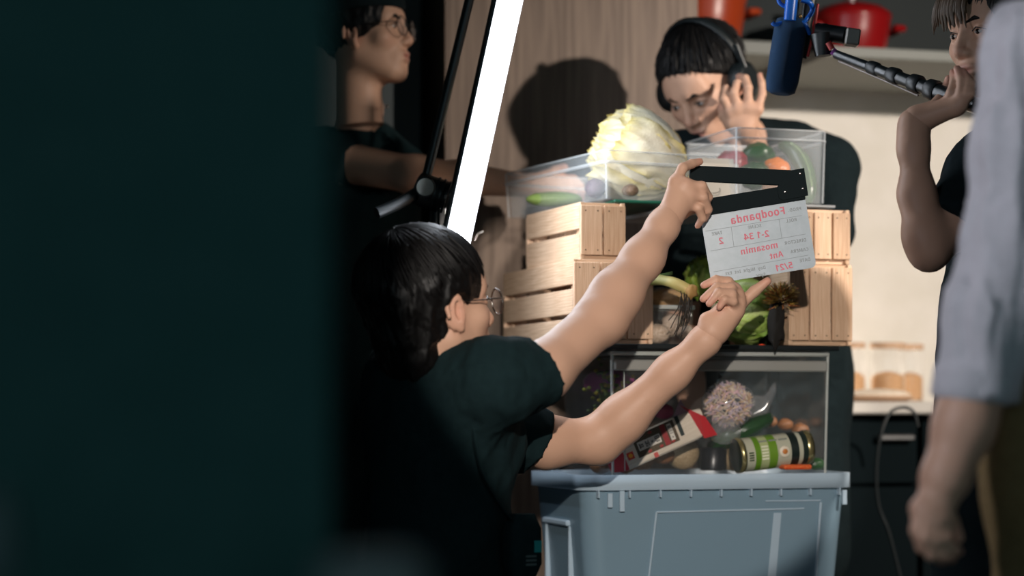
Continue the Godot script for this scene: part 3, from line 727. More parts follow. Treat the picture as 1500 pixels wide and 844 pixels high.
# ---------------------------------------------------------------- film gear
func build_gear() -> void:
	# tube light
	var top := at(812, -300, 4.02)
	var bot := at(656, 420, 4.06)
	var ax := (top - bot).normalized()
	var face := Vector3(0.45, 0, 0.89)
	face = (face - ax * face.dot(ax)).normalized()
	var side := ax.cross(face)
	var t := thing("tube_light", "long glowing white tube light leaning across the wooden cabinet", "lamp", bot)
	t.basis = Basis(side, ax, face)
	var L := bot.distance_to(top)
	var glow := mat(Color(0.95, 0.96, 1.0), 0.4)
	glow.emission_enabled = true
	glow.emission = Color(0.95, 0.97, 1.0)
	glow.emission_energy_multiplier = 3.5
	var r := 0.0255
	var dome := []
	var hous := []
	for k in 17:
		var a := lerpf(-0.25, PI + 0.25, k / 16.0)
		dome.append(Vector3(cos(a) * r, 0, sin(a) * r))
	var m := MB.new()
	m.rings([dome.map(func(p): return p + Vector3(0, 0.03, 0)), dome.map(func(p): return p + Vector3(0, L - 0.03, 0))])
	part("diffuser", m.mesh(), glow, t)
	part("housing", bx(Vector3(0, L * 0.5, -0.018), Vector3(0.056, L - 0.02, 0.022), 0.004), M.black_metal, t)
	for y in [0.015, L - 0.015]:
		part("end_cap", bx(Vector3(0, y, -0.004), Vector3(0.058, 0.03, 0.062), 0.006), M.black_plastic, t)
	var n := 7
	for k in n:
		var o := OmniLight3D.new()
		o.name = "tube_glow"
		t.add_child(o, true)
		o.position = Vector3(-0.004, L * (k + 0.5) / n, 0.037)
		o.light_color = Color(0.93, 0.96, 1.0)
		o.light_energy = TUBE_ENERGY / n
		o.light_size = 0.008
		o.omni_range = 12.0
		o.omni_attenuation = 2.0
		o.shadow_enabled = true
	# stand with its grip head
	t = thing("light_stand", "black light stand arm and grip head left of the tube light", "stand", at(622, 262, 4.16))
	var o := at(622, 262, 4.16)
	part("arm", MB.new().tube(pts([[702, -60, 4.13], [624, 262, 4.16]]).map(func(p): return p - o), 0.0098, 14).mesh(), M.black_metal, t)
	var g := part("grip_head", MB.new().tube(pts([[612, 276, 4.15], [652, 290, 4.17]]).map(func(p): return p - o), 0.034, 22).mesh(), M.black_plastic, t)
	part("knob_cap", MB.new().tube([at(622, 274, 4.118) - o, at(623, 274, 4.108) - o], 0.0175, 22).mesh(), mat(Color(0.50, 0.52, 0.50), 0.5), g)
	part("knob", MB.new().tube([at(626, 276, 4.15) - o, at(622, 274, 4.115) - o], 0.0205, 22).mesh(), M.black_plastic, g)
	for k in 3:
		part("ring", MB.new().tube(pts([[636 + 8 * k, 284 + 3 * k, 4.16], [639 + 8 * k, 285 + 3 * k, 4.16]]).map(func(p): return p - o), 0.036, 22).mesh(), M.black_metal, g)
	part("lever", MB.new().tube(smooth_path(pts([[615, 280, 4.15], [580, 300, 4.12], [552, 312, 4.10]])).map(func(p): return p - o), 0.012, 10).mesh(), M.black_plastic, t)
	part("bracket", bx(at(655, 322, 4.16) - o, Vector3(0.04, 0.06, 0.03), 0.006), M.black_metal, t)
	part("bracket_plate", bx(at(657, 310, 4.14) - o, Vector3(0.016, 0.012, 0.004), 0.001), M.metal, t)
	part("post", MB.new().tube([at(640, 300, 4.17) - o, Vector3(at(640, 300, 4.17).x, 0.02, -4.2) - o], 0.016, 14).mesh(), M.black_metal, t)
	for k in 3:
		var a := TAU * k / 3.0 + 0.5
		var b: Vector3 = Vector3(at(640, 300, 4.17).x, 0, -4.2) - o
		part("leg", MB.new().tube([b + Vector3(0, 0.45, 0), b + Vector3(cos(a) * 0.18, 0.012, sin(a) * 0.18)], 0.010, 10).mesh(), M.black_metal, t)
	t = thing("cable_clip", "tiny pale clip glinting right of the tube light's lower end", "clip", at(702, 342, 4.3))
	part("jaw", MB.new().tube(pts([[696, 352, 4.3], [700, 342, 4.3], [708, 339, 4.3]]).map(func(p): return p - at(702, 342, 4.3)), 0.0022, 6).mesh(), M.metal, t)

	build_clapper()
	build_boom()
	build_key_lamp()

func build_clapper() -> void:
	var d := 3.80
	var mid := at(1111, 354.5, d)
	var t := thing("clapperboard", "translucent white clapperboard with black sticks and red handwriting, seen from behind", "clapperboard", mid)
	t.basis = Basis(Vector3(0, 0, 1), 0.162)
	var w := 0.197
	var h := 0.127
	var th := 0.004
	var poly := PackedVector2Array()
	for q in [[1, 1, 0.002, 0.0], [-1, 1, 0.002, PI / 2], [-1, -1, 0.007, PI], [1, -1, 0.010, PI * 1.5]]:
		for k in 5:
			var a: float = q[3] + PI / 2 * k / 4.0
			poly.append(Vector2(q[0] * (w / 2 - q[2]) + cos(a) * q[2], q[1] * (h / 2 - q[2]) + sin(a) * q[2]))
	var acr := mottled(Color(0.60, 0.655, 0.69), Color(0.64, 0.69, 0.73), Vector3(8, 8, 8), 0.35)
	acr.backlight_enabled = true
	acr.backlight = Color(0.35, 0.34, 0.34)
	var board := part("board", MB.new().prism(poly, -th / 2, th / 2).mesh(), acr, t)
	var inv := t.transform.affine_inverse()
	var sl := func(px: float, py: float) -> Vector3:
		var p: Vector3 = inv * at(px, py, d)
		return Vector3(p.x, p.y, 0)
	var red := mat(Color(0.80, 0.40, 0.46), 0.6)
	var grey := mat(Color(0.50, 0.53, 0.54), 0.6)
	var back := Basis(Vector3.UP, PI)
	for q in [["Foodpanda", 1110, 316, 0.0195, 0.03], ["2", 1056, 353, 0.017, 0.0], ["2-1 34", 1108, 345, 0.017, 0.0], ["mosamin", 1112, 364, 0.016, 0.03], ["Ant", 1137, 374, 0.0150, 0.05], ["5/21", 1148, 391, 0.0165, 0.05]]:
		text(q[0], q[3], board, "handwriting", Transform3D(back * Basis(Vector3(0, 0, 1), -q[4]), sl.call(q[1], q[2])), red, th + 0.0008, "Droid Sans", true)
	for q in [["PROD.", 1164, 307], ["ROLL", 1159, 323], ["SCENE", 1105, 332], ["TAKE", 1050, 342], ["DIRECTOR", 1165, 354], ["CAMERA", 1171, 367], ["DATE", 1179, 381], ["Day  Night  Int  Ext", 1092, 396.5], ["Sync", 1114, 403]]:
		text(q[0], 0.0085, board, "printed_word", Transform3D(back, sl.call(q[1], q[2])), grey, th + 0.0006, "Droid Sans", true)
	for q in [[1033, 339, 1174, 316], [1041, 368, 1180, 343], [1045, 398.5, 1184, 374], [1071, 333, 1075, 362], [1141, 321.5, 1145, 349]]:
		var a: Vector3 = sl.call(q[0], q[1])
		var b: Vector3 = sl.call(q[2], q[3])
		var line := MB.new()
		line.x = Transform3D(Basis(Vector3(0, 0, 1), (b - a).angle_to(Vector3.RIGHT) * signf((b - a).y)), (a + b) * 0.5)
		line.box(Vector3.ZERO, Vector3(a.distance_to(b), 0.0008, th + 0.0005))
		part("ruled_line", line.mesh(), grey, board)
	# sticks
	part("lower_stick", bx(Vector3(0.0, h * 0.5 + 0.0155, 0), Vector3(w, 0.031, 0.012), 0.0012), M.black_matte, t)
	var a0: Vector3 = sl.call(1010, 254)
	var a1: Vector3 = sl.call(1176, 262)
	var st := MB.new()
	st.x = Transform3D(Basis(Vector3(0, 0, 1), atan2((a1 - a0).y, (a1 - a0).x)), (a0 + a1) * 0.5)
	st.box(Vector3.ZERO, Vector3(a0.distance_to(a1), 0.029, 0.012), 0.0012)
	part("upper_stick", st.mesh(), M.black_matte, t)
	var hp := PackedVector2Array()
	for q in [[1159, 250], [1177, 247], [1183, 287], [1146, 294], [1140, 291], [1138, 274]]:
		var p: Vector3 = sl.call(q[0], q[1])
		hp.append(Vector2(p.x, p.y))
	var hg := part("hinge_plate", MB.new().prism(hp, 0.006, 0.0085).mesh(), M.black_matte, t)
	for q in [[1171, 255], [1175, 277], [1149, 282]]:
		var p: Vector3 = sl.call(q[0], q[1]) + Vector3(0, 0, 0.0085)
		part("bolt", MB.new().ball(p, Vector3(0.0032, 0.0032, 0.0022), 12, 8).mesh(), M.metal, hg)

func build_boom() -> void:
	var o := at(1150, 80, 4.0)
	var t := thing("boom_microphone", "dark blue foam covered microphone in a bright blue shock mount", "microphone", o)
	var rel := func(a: Array) -> Array: return pts(a).map(func(p): return p - o)
	var foam := mottled(Color(0.03, 0.15, 0.25), Color(0.05, 0.21, 0.34), Vector3(60, 60, 60), 1.0, 0.05)
	foam.normal_enabled = true
	foam.normal_texture = noise_normal(0.25, 17, 6.0)
	var fp: Array = rel.call([[1160, 27, 4.0], [1160, 30, 4.0], [1158.5, 38, 4.0], [1152, 80, 4.0], [1146, 118, 4.0], [1143.5, 134, 4.0], [1143, 138, 4.0]])
	part("windscreen", MB.new().tube(fp, [0.022, 0.029, 0.0315, 0.0325, 0.0320, 0.028, 0.018], 30).mesh(), foam, t)
	part("capsule_tube", MB.new().tube(rel.call([[1170, -60, 4.0], [1160, 30, 4.0]]), 0.011, 16).mesh(), M.black_metal, t)
	var blue := mat(Color(0.05, 0.35, 0.72), 0.35)
	part("mount_bar", MB.new().tube(rel.call([[1163, -40, 3.97], [1157, 30, 3.97]]), 0.012, 14).mesh(), blue, t)
	part("mount_hook", MB.new().tube(smooth_path(rel.call([[1138, -12, 3.98], [1142, 4, 3.98], [1152, 10, 3.98]])), 0.004, 8).mesh(), blue, t)
	part("mount_hook", MB.new().tube(smooth_path(rel.call([[1131, 33, 3.98], [1136, 36, 3.98], [1150, 32, 3.98]])), 0.004, 8).mesh(), blue, t)
	part("mount_hook", MB.new().tube(smooth_path(rel.call([[1174, 0, 3.98], [1186, 4, 3.98], [1190, 14, 3.99], [1182, 28, 3.99], [1174, 34, 3.98]])), 0.005, 8).mesh(), blue, t)
	part("mount_hook", MB.new().tube(smooth_path(rel.call([[1170, 30, 3.98], [1180, 36, 3.98], [1186, 50, 3.99]])), 0.004, 8).mesh(), blue, t)
	part("screw", MB.new().ball(at(1172, 24, 3.965) - o, Vector3(0.0045, 0.0045, 0.003), 10, 6).mesh(), mat(Color(0.55, 0.45, 0.30), 0.4, 0.8), t)
	var back := MB.new()
	back.tube(rel.call([[1186, 0, 4.02], [1180, 40, 4.02], [1174, 86, 4.02]]), [0.014, 0.013, 0.010], 10)
	part("mount_frame", back.mesh(), M.black_plastic, t)
	part("red_cable", MB.new().tube(smooth_path(rel.call([[1198, 6, 3.98], [1195, 28, 3.98], [1190, 55, 3.98], [1183, 83, 3.98]])), 0.0030, 8).mesh(), mat(Color(0.60, 0.14, 0.12), 0.5), t)

	var p := at(1222, 78, 3.96)
	t = thing("boom_pole", "black telescopic boom pole with screw collars held by the operator", "pole", p)
	rel = func(a: Array) -> Array: return pts(a).map(func(q): return q - p)
	part("swivel", MB.new().tube(rel.call([[1196, 46, 3.98], [1238, 52, 3.96]]), 0.0165, 18).mesh(), M.black_plastic, t)
	part("swivel", MB.new().tube(rel.call([[1203, 36, 3.98], [1204, 52, 3.98]]), 0.013, 14).mesh(), M.black_plastic, t)
	part("swivel_block", MB.new().tube(rel.call([[1203, 50, 3.97], [1206, 82, 3.97]]), [0.022, 0.016], 12).mesh(), M.black_plastic, t)
	var cp := MB.new()
	cp.x = Transform3D(Basis(Vector3(0, 0, 1), -0.14), at(1248, 55, 3.95) - p)
	cp.box(Vector3.ZERO, Vector3(0.028, 0.032, 0.03), 0.003)
	part("clamp_plate", cp.mesh(), mat(Color(0.45, 0.44, 0.42), 0.4, 0.4), t)
	part("purple_ring", MB.new().tube(rel.call([[1219, 74, 3.95], [1230, 82, 3.95]]), 0.007, 12).mesh(), mat(Color(0.48, 0.22, 0.52), 0.4), t)
	part("red_ring", MB.new().tube(rel.call([[1213, 62, 3.95], [1219, 72, 3.95]]), 0.006, 12).mesh(), mat(Color(0.60, 0.16, 0.14), 0.4), t)
	var line := func(x: float) -> Vector3:
		return at(x, 80 + (x - 1225) * 0.367, lerpf(3.95, 3.66, (x - 1225) / 190.0)) - p
	var last := 1225.0
	var rr := 0.0088
	for q in [[1278, 0.0088], [1308, 0.0105], [1340, 0.0118], [1365, 0.0130], [1470, 0.0145]]:
		part("tube_section", MB.new().tube([line.call(last), line.call(q[0])], q[1], 16).mesh(), M.black_metal, t)
		if q[0] < 1400:
			part("collar", MB.new().tube([line.call(q[0] - 6.0), line.call(q[0] - 3.5), line.call(q[0] + 6.0), line.call(q[0] + 9.0)], [q[1] * 1.1, q[1] * 1.42, q[1] * 1.5, q[1] * 1.25], 18).mesh(), M.black_plastic, t)
		last = q[0]
	part("cable", MB.new().tube([line.call(1226) + Vector3(0.003, -0.013, 0.004), line.call(1300) + Vector3(0, -0.017, 0.004), line.call(1345) + Vector3(0, -0.020, 0.0)], 0.0022, 8).mesh(), mat(Color(0.55, 0.50, 0.47), 0.4), t)

func film_lamp(label: String, where: Vector3, to: Vector3, r: float, tint: Color) -> void:
	var dir := (to - where).normalized()
	var o := where - dir * 0.05
	var t := thing("film_lamp", label, "lamp", Vector3(o.x, 0, o.z))
	o.x = 0
	o.z = 0
	part("housing", MB.new().tube([o - dir * 0.32, o - dir * 0.28, o - dir * 0.02], [r * 0.65, r * 0.9, r], 24, false).mesh(), M.black_metal, t)
	var glow := mat(Color(1, 0.9, 0.8), 0.4)
	glow.emission_enabled = true
	glow.emission = tint
	glow.emission_energy_multiplier = 4.0
	part("lamp_lens", MB.new().tube([o - dir * 0.024, o - dir * 0.020], r * 0.92, 24).mesh(), glow, t)
	var back := dir * Vector3(0.15, 0, 0.15)
	part("stand_pole", MB.new().tube([Vector3(0, 0.02, 0) - back, Vector3(0, o.y - 0.10, 0) - back], 0.016, 12).mesh(), M.black_metal, t)
	for k in 3:
		var a := TAU * k / 3.0
		part("leg", MB.new().tube([Vector3(0, 0.5, 0) - back, Vector3(cos(a) * 0.4, 0.012, sin(a) * 0.4) - back], 0.011, 10).mesh(), M.black_metal, t)

func build_key_lamp() -> void:
	film_lamp("large black film lamp on a stand out of frame to the right", KEY_AT, KEY_TO, 0.11, Color(1.0, 0.95, 0.90))
	film_lamp("small black added fill lamp on a stand, unseen behind the camera", FILL_AT, FILL_TO, 0.07, Color(1.0, 0.955, 0.91))  # fixture of the added narrow lamp for the boxes
	var t := thing("added_led_lamp", "square cool added fill lamp on a stand, unseen behind the black screen", "lamp", Vector3(PANEL_AT.x - 0.02, 0, PANEL_AT.z))  # fixture of the added panel that lights the pale shirt
	part("housing", bx(Vector3(-0.02, PANEL_AT.y, 0), Vector3(0.03, 0.22, 0.22), 0.004), M.black_metal, t)
	var glow := mat(Color(1, 1, 1), 0.4)
	glow.emission_enabled = true
	glow.emission = Color(0.95, 0.95, 1.0)
	glow.emission_energy_multiplier = 3.0
	part("lamp_face", bx(Vector3(-0.002, PANEL_AT.y, 0), Vector3(0.006, 0.20, 0.20)), glow, t)
	part("stand_pole", MB.new().tube([Vector3(-0.045, 0.02, 0), Vector3(-0.045, PANEL_AT.y, 0)], 0.012, 10).mesh(), M.black_metal, t)
	for k in 3:
		var a := TAU * k / 3.0
		part("leg", MB.new().tube([Vector3(-0.045, 0.4, 0), Vector3(-0.045 + cos(a) * 0.3, 0.012, sin(a) * 0.3)], 0.009, 8).mesh(), M.black_metal, t)
	# added, unseen black flag that keeps the lamp off the boom operator
	var fl := thing("added_black_flag", "added black cloth flag on a stand, out of frame, shading the boom operator", "flag", Vector3(1.45, 0, -3.32))
	part("cloth", bx(Vector3(0, 1.24, 0.0), Vector3(0.012, 1.24, 0.36), 0.002), M.black_cloth, fl)
	part("stand_pole", MB.new().tube([Vector3(0.012, 0.02, 0.182), Vector3(0.012, 2.02, 0.182)], 0.010, 10).mesh(), M.black_metal, fl)
	for k in 3:
		var a := TAU * k / 3.0
		part("leg", MB.new().tube([Vector3(0.012, 0.3, 0.182), Vector3(0.012 + cos(a) * 0.25, 0.012, 0.182 + sin(a) * 0.25)], 0.008, 8).mesh(), M.black_metal, fl)


# ---------------------------------------------------------------- blurred things near the lens
func build_foreground() -> void:
	var t := thing("black_screen", "large black screen panel, far out of focus, filling the left foreground", "screen", Vector3(-0.56, 0, -1.25))
	part("cloth", bx(Vector3(-0.02, 1.08, 0), Vector3(0.94, 1.60, 0.012), 0.003), mottled(Color(0.185, 0.305, 0.295), Color(0.205, 0.325, 0.315), Vector3(3, 3, 3), 1.0, 0.02, 9, 0.1), t)
	for s in [-1.0, 1.0]:
		part("upright", MB.new().tube([Vector3(-0.02 + s * 0.45, 0.03, -0.012), Vector3(-0.02 + s * 0.45, 1.90, -0.012)], 0.011, 12).mesh(), M.black_metal, t)
		part("foot", bx(Vector3(-0.02 + s * 0.45, 0.015, 0), Vector3(0.05, 0.03, 0.40), 0.006), M.black_metal, t)
	t = thing("grey_knob", "blurred dull grey knob at the bottom edge, left of the crouching man", "knob", at(545, 860, 1.08))
	part("cap", MB.new().rings([rrect(0.050, 0.03, 0.012, -0.04), rrect(0.062, 0.036, 0.014, 0.0), rrect(0.060, 0.034, 0.014, 0.012), rrect(0.040, 0.02, 0.009, 0.018)]).mesh(), mat(Color(0.34, 0.38, 0.38), 0.7), t)
	part("shaft", MB.new().tube([Vector3(0, -0.04, 0), Vector3(0, -0.785, 0)], 0.012, 12).mesh(), M.black_metal, t)
	t = thing("grey_knob", "blurred dim grey knob at the lower left corner of the picture", "knob", at(-8, 800, 1.1))
	part("cap", MB.new().ball(Vector3.ZERO, Vector3(0.014, 0.034, 0.02), 16, 10).mesh(), mat(Color(0.28, 0.36, 0.36), 0.7), t)
	part("shaft", MB.new().tube([Vector3(0, -0.03, 0), Vector3(0, -0.806, 0)], 0.010, 12).mesh(), M.black_metal, t)

# ---------------------------------------------------------------- people
func look(f: Vector3, roll := 0.0) -> Basis:
	var z := f.normalized()
	var x := Vector3.UP.cross(z).normalized()
	return Basis(z, roll) * Basis(x, z.cross(x), z)

func skin_tone() -> Color:
	return Color(0.60, 0.36, 0.25)

# a head about its own middle: face towards +z, left ear at +x
func head(acc: Flesh, x: Transform3D, tone: Color, cell := 0.0036, round_face := 1.0) -> void:
	var f := Field.new(Vector3(-0.10, -0.205, -0.125), Vector3(0.10, 0.135, 0.125), cell)
	f.ell(Vector3(0, 0.034, -0.016), Vector3(0.074, 0.086, 0.092), Basis(), 0.02)
	f.ell(Vector3(0, -0.028, 0.024), Vector3(0.060 * round_face, 0.082, 0.066), Basis(), 0.03)
	for s in [-1.0, 1.0]:
		f.cap(Vector3(s * 0.048 * round_face, -0.050, -0.004), Vector3(s * 0.020, -0.094, 0.056), 0.022, 0.018, 0.03)
		f.ell(Vector3(s * 0.041, -0.022, 0.054), Vector3(0.024, 0.020, 0.020), Basis(), 0.02)
		f.cap(Vector3(s * 0.014, 0.024, 0.080), Vector3(s * 0.044, 0.022, 0.064), 0.011, 0.010, 0.014)
	f.ell(Vector3(0, 0.045, 0.066), Vector3(0.048, 0.030, 0.020), Basis(), 0.025)
	f.ell(Vector3(0, -0.099, 0.070), Vector3(0.020, 0.015, 0.015), Basis(), 0.018)
	f.ell(Vector3(0, -0.066, 0.074), Vector3(0.027, 0.020, 0.016), Basis(), 0.02)
	for s in [-1.0, 1.0]:
		f.ell(Vector3(s * 0.032, 0.002, 0.091), Vector3(0.019, 0.012, 0.013), Basis(), 0.012, true)
		f.ell(Vector3(s * 0.031, 0.002, 0.0715), Vector3(0.0145, 0.0125, 0.0125), Basis(), 0.004)
	f.cap(Vector3(0, 0.014, 0.083), Vector3(0, -0.026, 0.101), 0.0065, 0.0095, 0.012)
	f.ell(Vector3(0, -0.032, 0.100), Vector3(0.0105, 0.009, 0.010), Basis(), 0.008)
	for s in [-1.0, 1.0]:
		f.ell(Vector3(s * 0.0115, -0.035, 0.091), Vector3(0.0075, 0.0065, 0.010), Basis(), 0.007)
	f.ell(Vector3(0, -0.0585, 0.0895), Vector3(0.021, 0.0062, 0.0075), Basis(), 0.006)
	f.ell(Vector3(0, -0.0705, 0.0875), Vector3(0.018, 0.0070, 0.0075), Basis(), 0.006)
	f.ell(Vector3(0, -0.0642, 0.099), Vector3(0.024, 0.0016, 0.010), Basis(), 0.004, true)
	f.ell(Vector3(0, -0.0825, 0.0925), Vector3(0.016, 0.005, 0.007), Basis(), 0.008, true)
	# neck
	f.cap(Vector3(0, -0.050, -0.026), Vector3(0, -0.20, -0.040), 0.050, 0.054, 0.025)
	# ears
	for s in [-1.0, 1.0]:
		var e := Basis(Vector3(0, 1, 0), s * 0.45)
		f.ell(Vector3(s * 0.077, -0.008, -0.006), Vector3(0.0075, 0.030, 0.019), e, 0.006)
		f.ell(Vector3(s * 0.084, -0.006, 0.001), Vector3(0.0055, 0.018, 0.010), e, 0.004, true)
		var rim_pts := []
		for k in 9:
			var a := lerpf(-2.4, 1.9, k / 8.0)
			rim_pts.append(Vector3(s * (0.080 + 0.007 * clampf(-cos(a + 0.5), -0.3, 1.0)), -0.006 + cos(a) * 0.027, -0.006 - sin(a) * 0.017 * (1.0 if a > 0 else 0.6)))
		for k in 8:
			f.cap(rim_pts[k], rim_pts[k + 1], 0.0042, 0.0042, 0.004)
		f.ell(Vector3(s * 0.077, -0.034, 0.002), Vector3(0.006, 0.008, 0.007), e, 0.005)
	var lip := Color(0.46, 0.20, 0.16)
	f.mesh(acc, tone, [[Vector3(0, -0.0645, 0.095), Vector3(0.026, 0.016, 0.02), lip, 1.4], [Vector3(0.045, -0.03, 0.07), Vector3(0.035, 0.03, 0.03), tone.lerp(Color(0.62, 0.28, 0.20), 0.5), 0.6], [Vector3(-0.045, -0.03, 0.07), Vector3(0.035, 0.03, 0.03), tone.lerp(Color(0.62, 0.28, 0.20), 0.5), 0.6], [Vector3(0, -0.03, 0.105), Vector3(0.02, 0.02, 0.02), tone.lerp(Color(0.62, 0.28, 0.20), 0.6), 0.7], [Vector3(0.08, -0.01, 0), Vector3(0.03, 0.05, 0.04), tone.lerp(Color(0.62, 0.26, 0.18), 0.6), 0.8], [Vector3(-0.08, -0.01, 0), Vector3(0.03, 0.05, 0.04), tone.lerp(Color(0.62, 0.26, 0.18), 0.6), 0.8]], x)

func face_parts(who: Node3D, x: Transform3D, brow: Material) -> void:
	var inv := Transform3D(Basis(), -who.position) * x
	for s in [-1.0, 1.0]:
		var m := MB.new()
		m.x = inv
		m.ball(Vector3(s * 0.031, 0.001, 0.0738), Vector3(0.0118, 0.0058, 0.0120), 14, 10)
		var e := part("eye", m.mesh(), mat(Color(0.75, 0.72, 0.70), 0.2), who)
		m = MB.new()
		m.x = inv
		m.ball(Vector3(s * 0.031, 0.001, 0.0820), Vector3(0.0055, 0.0052, 0.0042), 12, 8)
		part("iris", m.mesh(), mat(Color(0.06, 0.04, 0.03), 0.15), e)
		m = MB.new()
		m.x = inv
		m.tube([Vector3(s * 0.012, 0.020, 0.0905), Vector3(s * 0.030, 0.0255, 0.0860), Vector3(s * 0.048, 0.021, 0.0715)], [0.0036, 0.0046, 0.0020], 8, true)
		part("eyebrow", m.mesh(), brow, who)
		m = MB.new()
		m.x = inv
		m.tube([Vector3(s * 0.018, 0.0035, 0.0835), Vector3(s * 0.031, 0.0085, 0.0865), Vector3(s * 0.046, 0.0025, 0.0755)], [0.0008, 0.0013, 0.0008], 6)
		part("eyelid_line", m.mesh(), brow, who)

# short hair: a shell over the skull cut along a line, plus locks
func hair(who: Node3D, x: Transform3D, front: Vector3, slope: Vector3, size: Vector3, m: Material, sd: int, locks: int, spike := 0.0, nape := false) -> void:
	var acc := Flesh.new()
	var f := Field.new(Vector3(-0.115, -0.13, -0.15), Vector3(0.115, 0.165, 0.13), 0.005)
	f.ell(Vector3(0, 0.040, -0.020), size, Basis(), 0.01)
	if nape:
		f.ell(Vector3(0, -0.050, -0.052), Vector3(0.064, 0.075, 0.052), Basis(), 0.04)
	var n := FastNoiseLite.new()
	n.seed = sd
	n.frequency = 1.0
	f.rough(n, 0.010, Vector3(45, 12, 30))
	f.cut(front, slope.normalized())
	if nape:
		for q in [-1.0, 1.0]:
			f.ell(Vector3(q * 0.095, -0.018, 0.006), Vector3(0.040, 0.040, 0.030), Basis(), 0.006, true)
	f.mesh(acc, Color.WHITE, [], Transform3D(Basis(), -who.position) * x)
	var shell_part := part("hair", acc.mesh(), m, who)
	var rg := RandomNumberGenerator.new()
	rg.seed = sd
	var st := MB.new()
	st.x = Transform3D(Basis(), -who.position) * x
	var crown := Vector3(0.012, 1.0, -0.35).normalized()
	for k in locks:
		var a := rg.randf() * TAU
		var side := Vector3(cos(a), 0, sin(a))
		var t0 := rg.randf_range(0.05, 0.9)
		var t1 := minf(t0 + rg.randf_range(0.5, 1.0), 2.3)
		var p := []
		var rr := []
		var lift := rg.randf_range(0.97, 1.035)
		for q in 7:
			var u := lerpf(t0, t1, q / 6.0)
			var dir := (crown * cos(u) + side * sin(u)).normalized()
			var w := Vector3(0, 0.040, -0.020) + dir * size * (lift + spike * pow(q / 6.0, 2.0) * rg.randf_range(0.4, 1.0))
			if (w - front).dot(slope.normalized()) > 0.006 or (nape and absf(w.x) > 0.06 and absf(w.y + 0.012) < 0.036 and w.z > -0.026):
				break
			p.append(w)
			rr.append(lerpf(0.0042, 0.0006, q / 6.0))
		if p.size() > 2:
			rr[p.size() - 1] = 0.0004
			st.tube(p, rr, 4, false)
	part("locks", st.mesh(), m, shell_part).set_meta("kind", "stuff")

func glasses(who: Node3D, x: Transform3D, m: Material, r: Vector2) -> void:
	var base := Transform3D(Basis(), -who.position) * x
	var g := Node3D.new()
	g.name = "glasses"
	who.add_child(g, true)
	for s in [-1.0, 1.0]:
		var ring := []
		var disc := []
		for k in 25:
			var a := TAU * k / 24.0
			ring.append(Vector3(s * 0.034 + cos(a) * r.x, -0.002 + sin(a) * r.y, 0.105 - 0.006 * absf(cos(a) + s) * 0.5))
		var t := MB.new()
		t.x = base
		t.tube(ring, 0.0014, 6, false)
		part("lens_rim", t.mesh(), m, g)
		t = MB.new()
		t.x = base
		t.fan(ring.slice(0, 24), s > 0)
		part("lens", t.mesh(), M.lens, g)
		t = MB.new()
		t.x = base
		t.tube(smooth_path([Vector3(s * (0.033 + r.x), 0.002, 0.100), Vector3(s * 0.071, 0.004, 0.088), Vector3(s * 0.079, 0.006, 0.03), Vector3(s * 0.081, 0.008, -0.004), Vector3(s * 0.079, -0.010, -0.018)], 4), 0.0014, 6)
		part("temple", t.mesh(), m, g)
	var b := MB.new()
	b.x = base
	b.tube(smooth_path([Vector3(-0.012, 0.001, 0.107), Vector3(0, 0.004, 0.110), Vector3(0.012, 0.001, 0.107)], 4), 0.0013, 6)
	part("bridge", b.mesh(), m, g)

# wrist, knuckles [4], fingers: four lists of three further joints, thumb of four joints
func hand(acc: Flesh, wrist: Vector3, wrist_r: float, knuckles: Array, fingers: Array, thumb: Array, tone: Color, scale := 1.0, back := 0.25, pads := []) -> void:
	var lo := wrist
	var hi := wrist
	for p in knuckles + thumb + fingers[0] + fingers[1] + fingers[2] + fingers[3]:
		lo = lo.min(p)
		hi = hi.max(p)
	var pad := Vector3.ONE * 0.04
	var f := Field.new(lo - pad, hi + pad, 0.0030)
	var mid := Vector3.ZERO
	for p in knuckles:
		mid += p * 0.25
	f.cap(wrist - (mid - wrist) * back, wrist, wrist_r, wrist_r * 0.95, 0.02)
	for k in 4:
		f.cap(wrist + (knuckles[k] - wrist) * 0.12, knuckles[k], 0.0175 * scale, (0.0125 - 0.0008 * k) * scale, 0.014)
	f.cap(wrist + (thumb[0] - wrist) * 0.2, thumb[0], 0.018 * scale, 0.0155 * scale, 0.018)
	for q in pads:
		f.cap(q[0], q[1], q[2], q[3], 0.014)
	for k in 3:
		f.cap(knuckles[k], knuckles[k + 1], 0.0115 * scale, 0.0115 * scale, 0.010)
	var tips := []
	for k in 4:
		var r: float = [0.0092, 0.0094, 0.0090, 0.0080][k] * scale
		var c: Array = [knuckles[k]] + fingers[k]
		f.cap(c[0], c[1], r * 1.14, r * 1.02, 0.006)
		f.cap(c[1], c[2], r * 1.03, r * 0.92, 0.003)
		f.cap(c[2], c[3], r * 0.94, r * 0.74, 0.003)
		tips.append(c[3])
	f.cap(thumb[0], thumb[1], 0.0145 * scale, 0.0108 * scale, 0.010)
	f.cap(thumb[1], thumb[2], 0.0110 * scale, 0.0104 * scale, 0.004)
	if thumb.size() > 3:
		f.cap(thumb[2], thumb[3], 0.0106 * scale, 0.0078 * scale, 0.004)
	tips.append(thumb[-1])
	var spots := []
	for p in tips:
		spots.append([p, Vector3.ONE * 0.022, tone.lerp(Color(0.66, 0.26, 0.20), 0.55), 1.0])
	for p in knuckles:
		spots.append([p, Vector3.ONE * 0.018, tone.lerp(Color(0.60, 0.26, 0.19), 0.4), 0.8])
	f.mesh(acc, tone, spots)

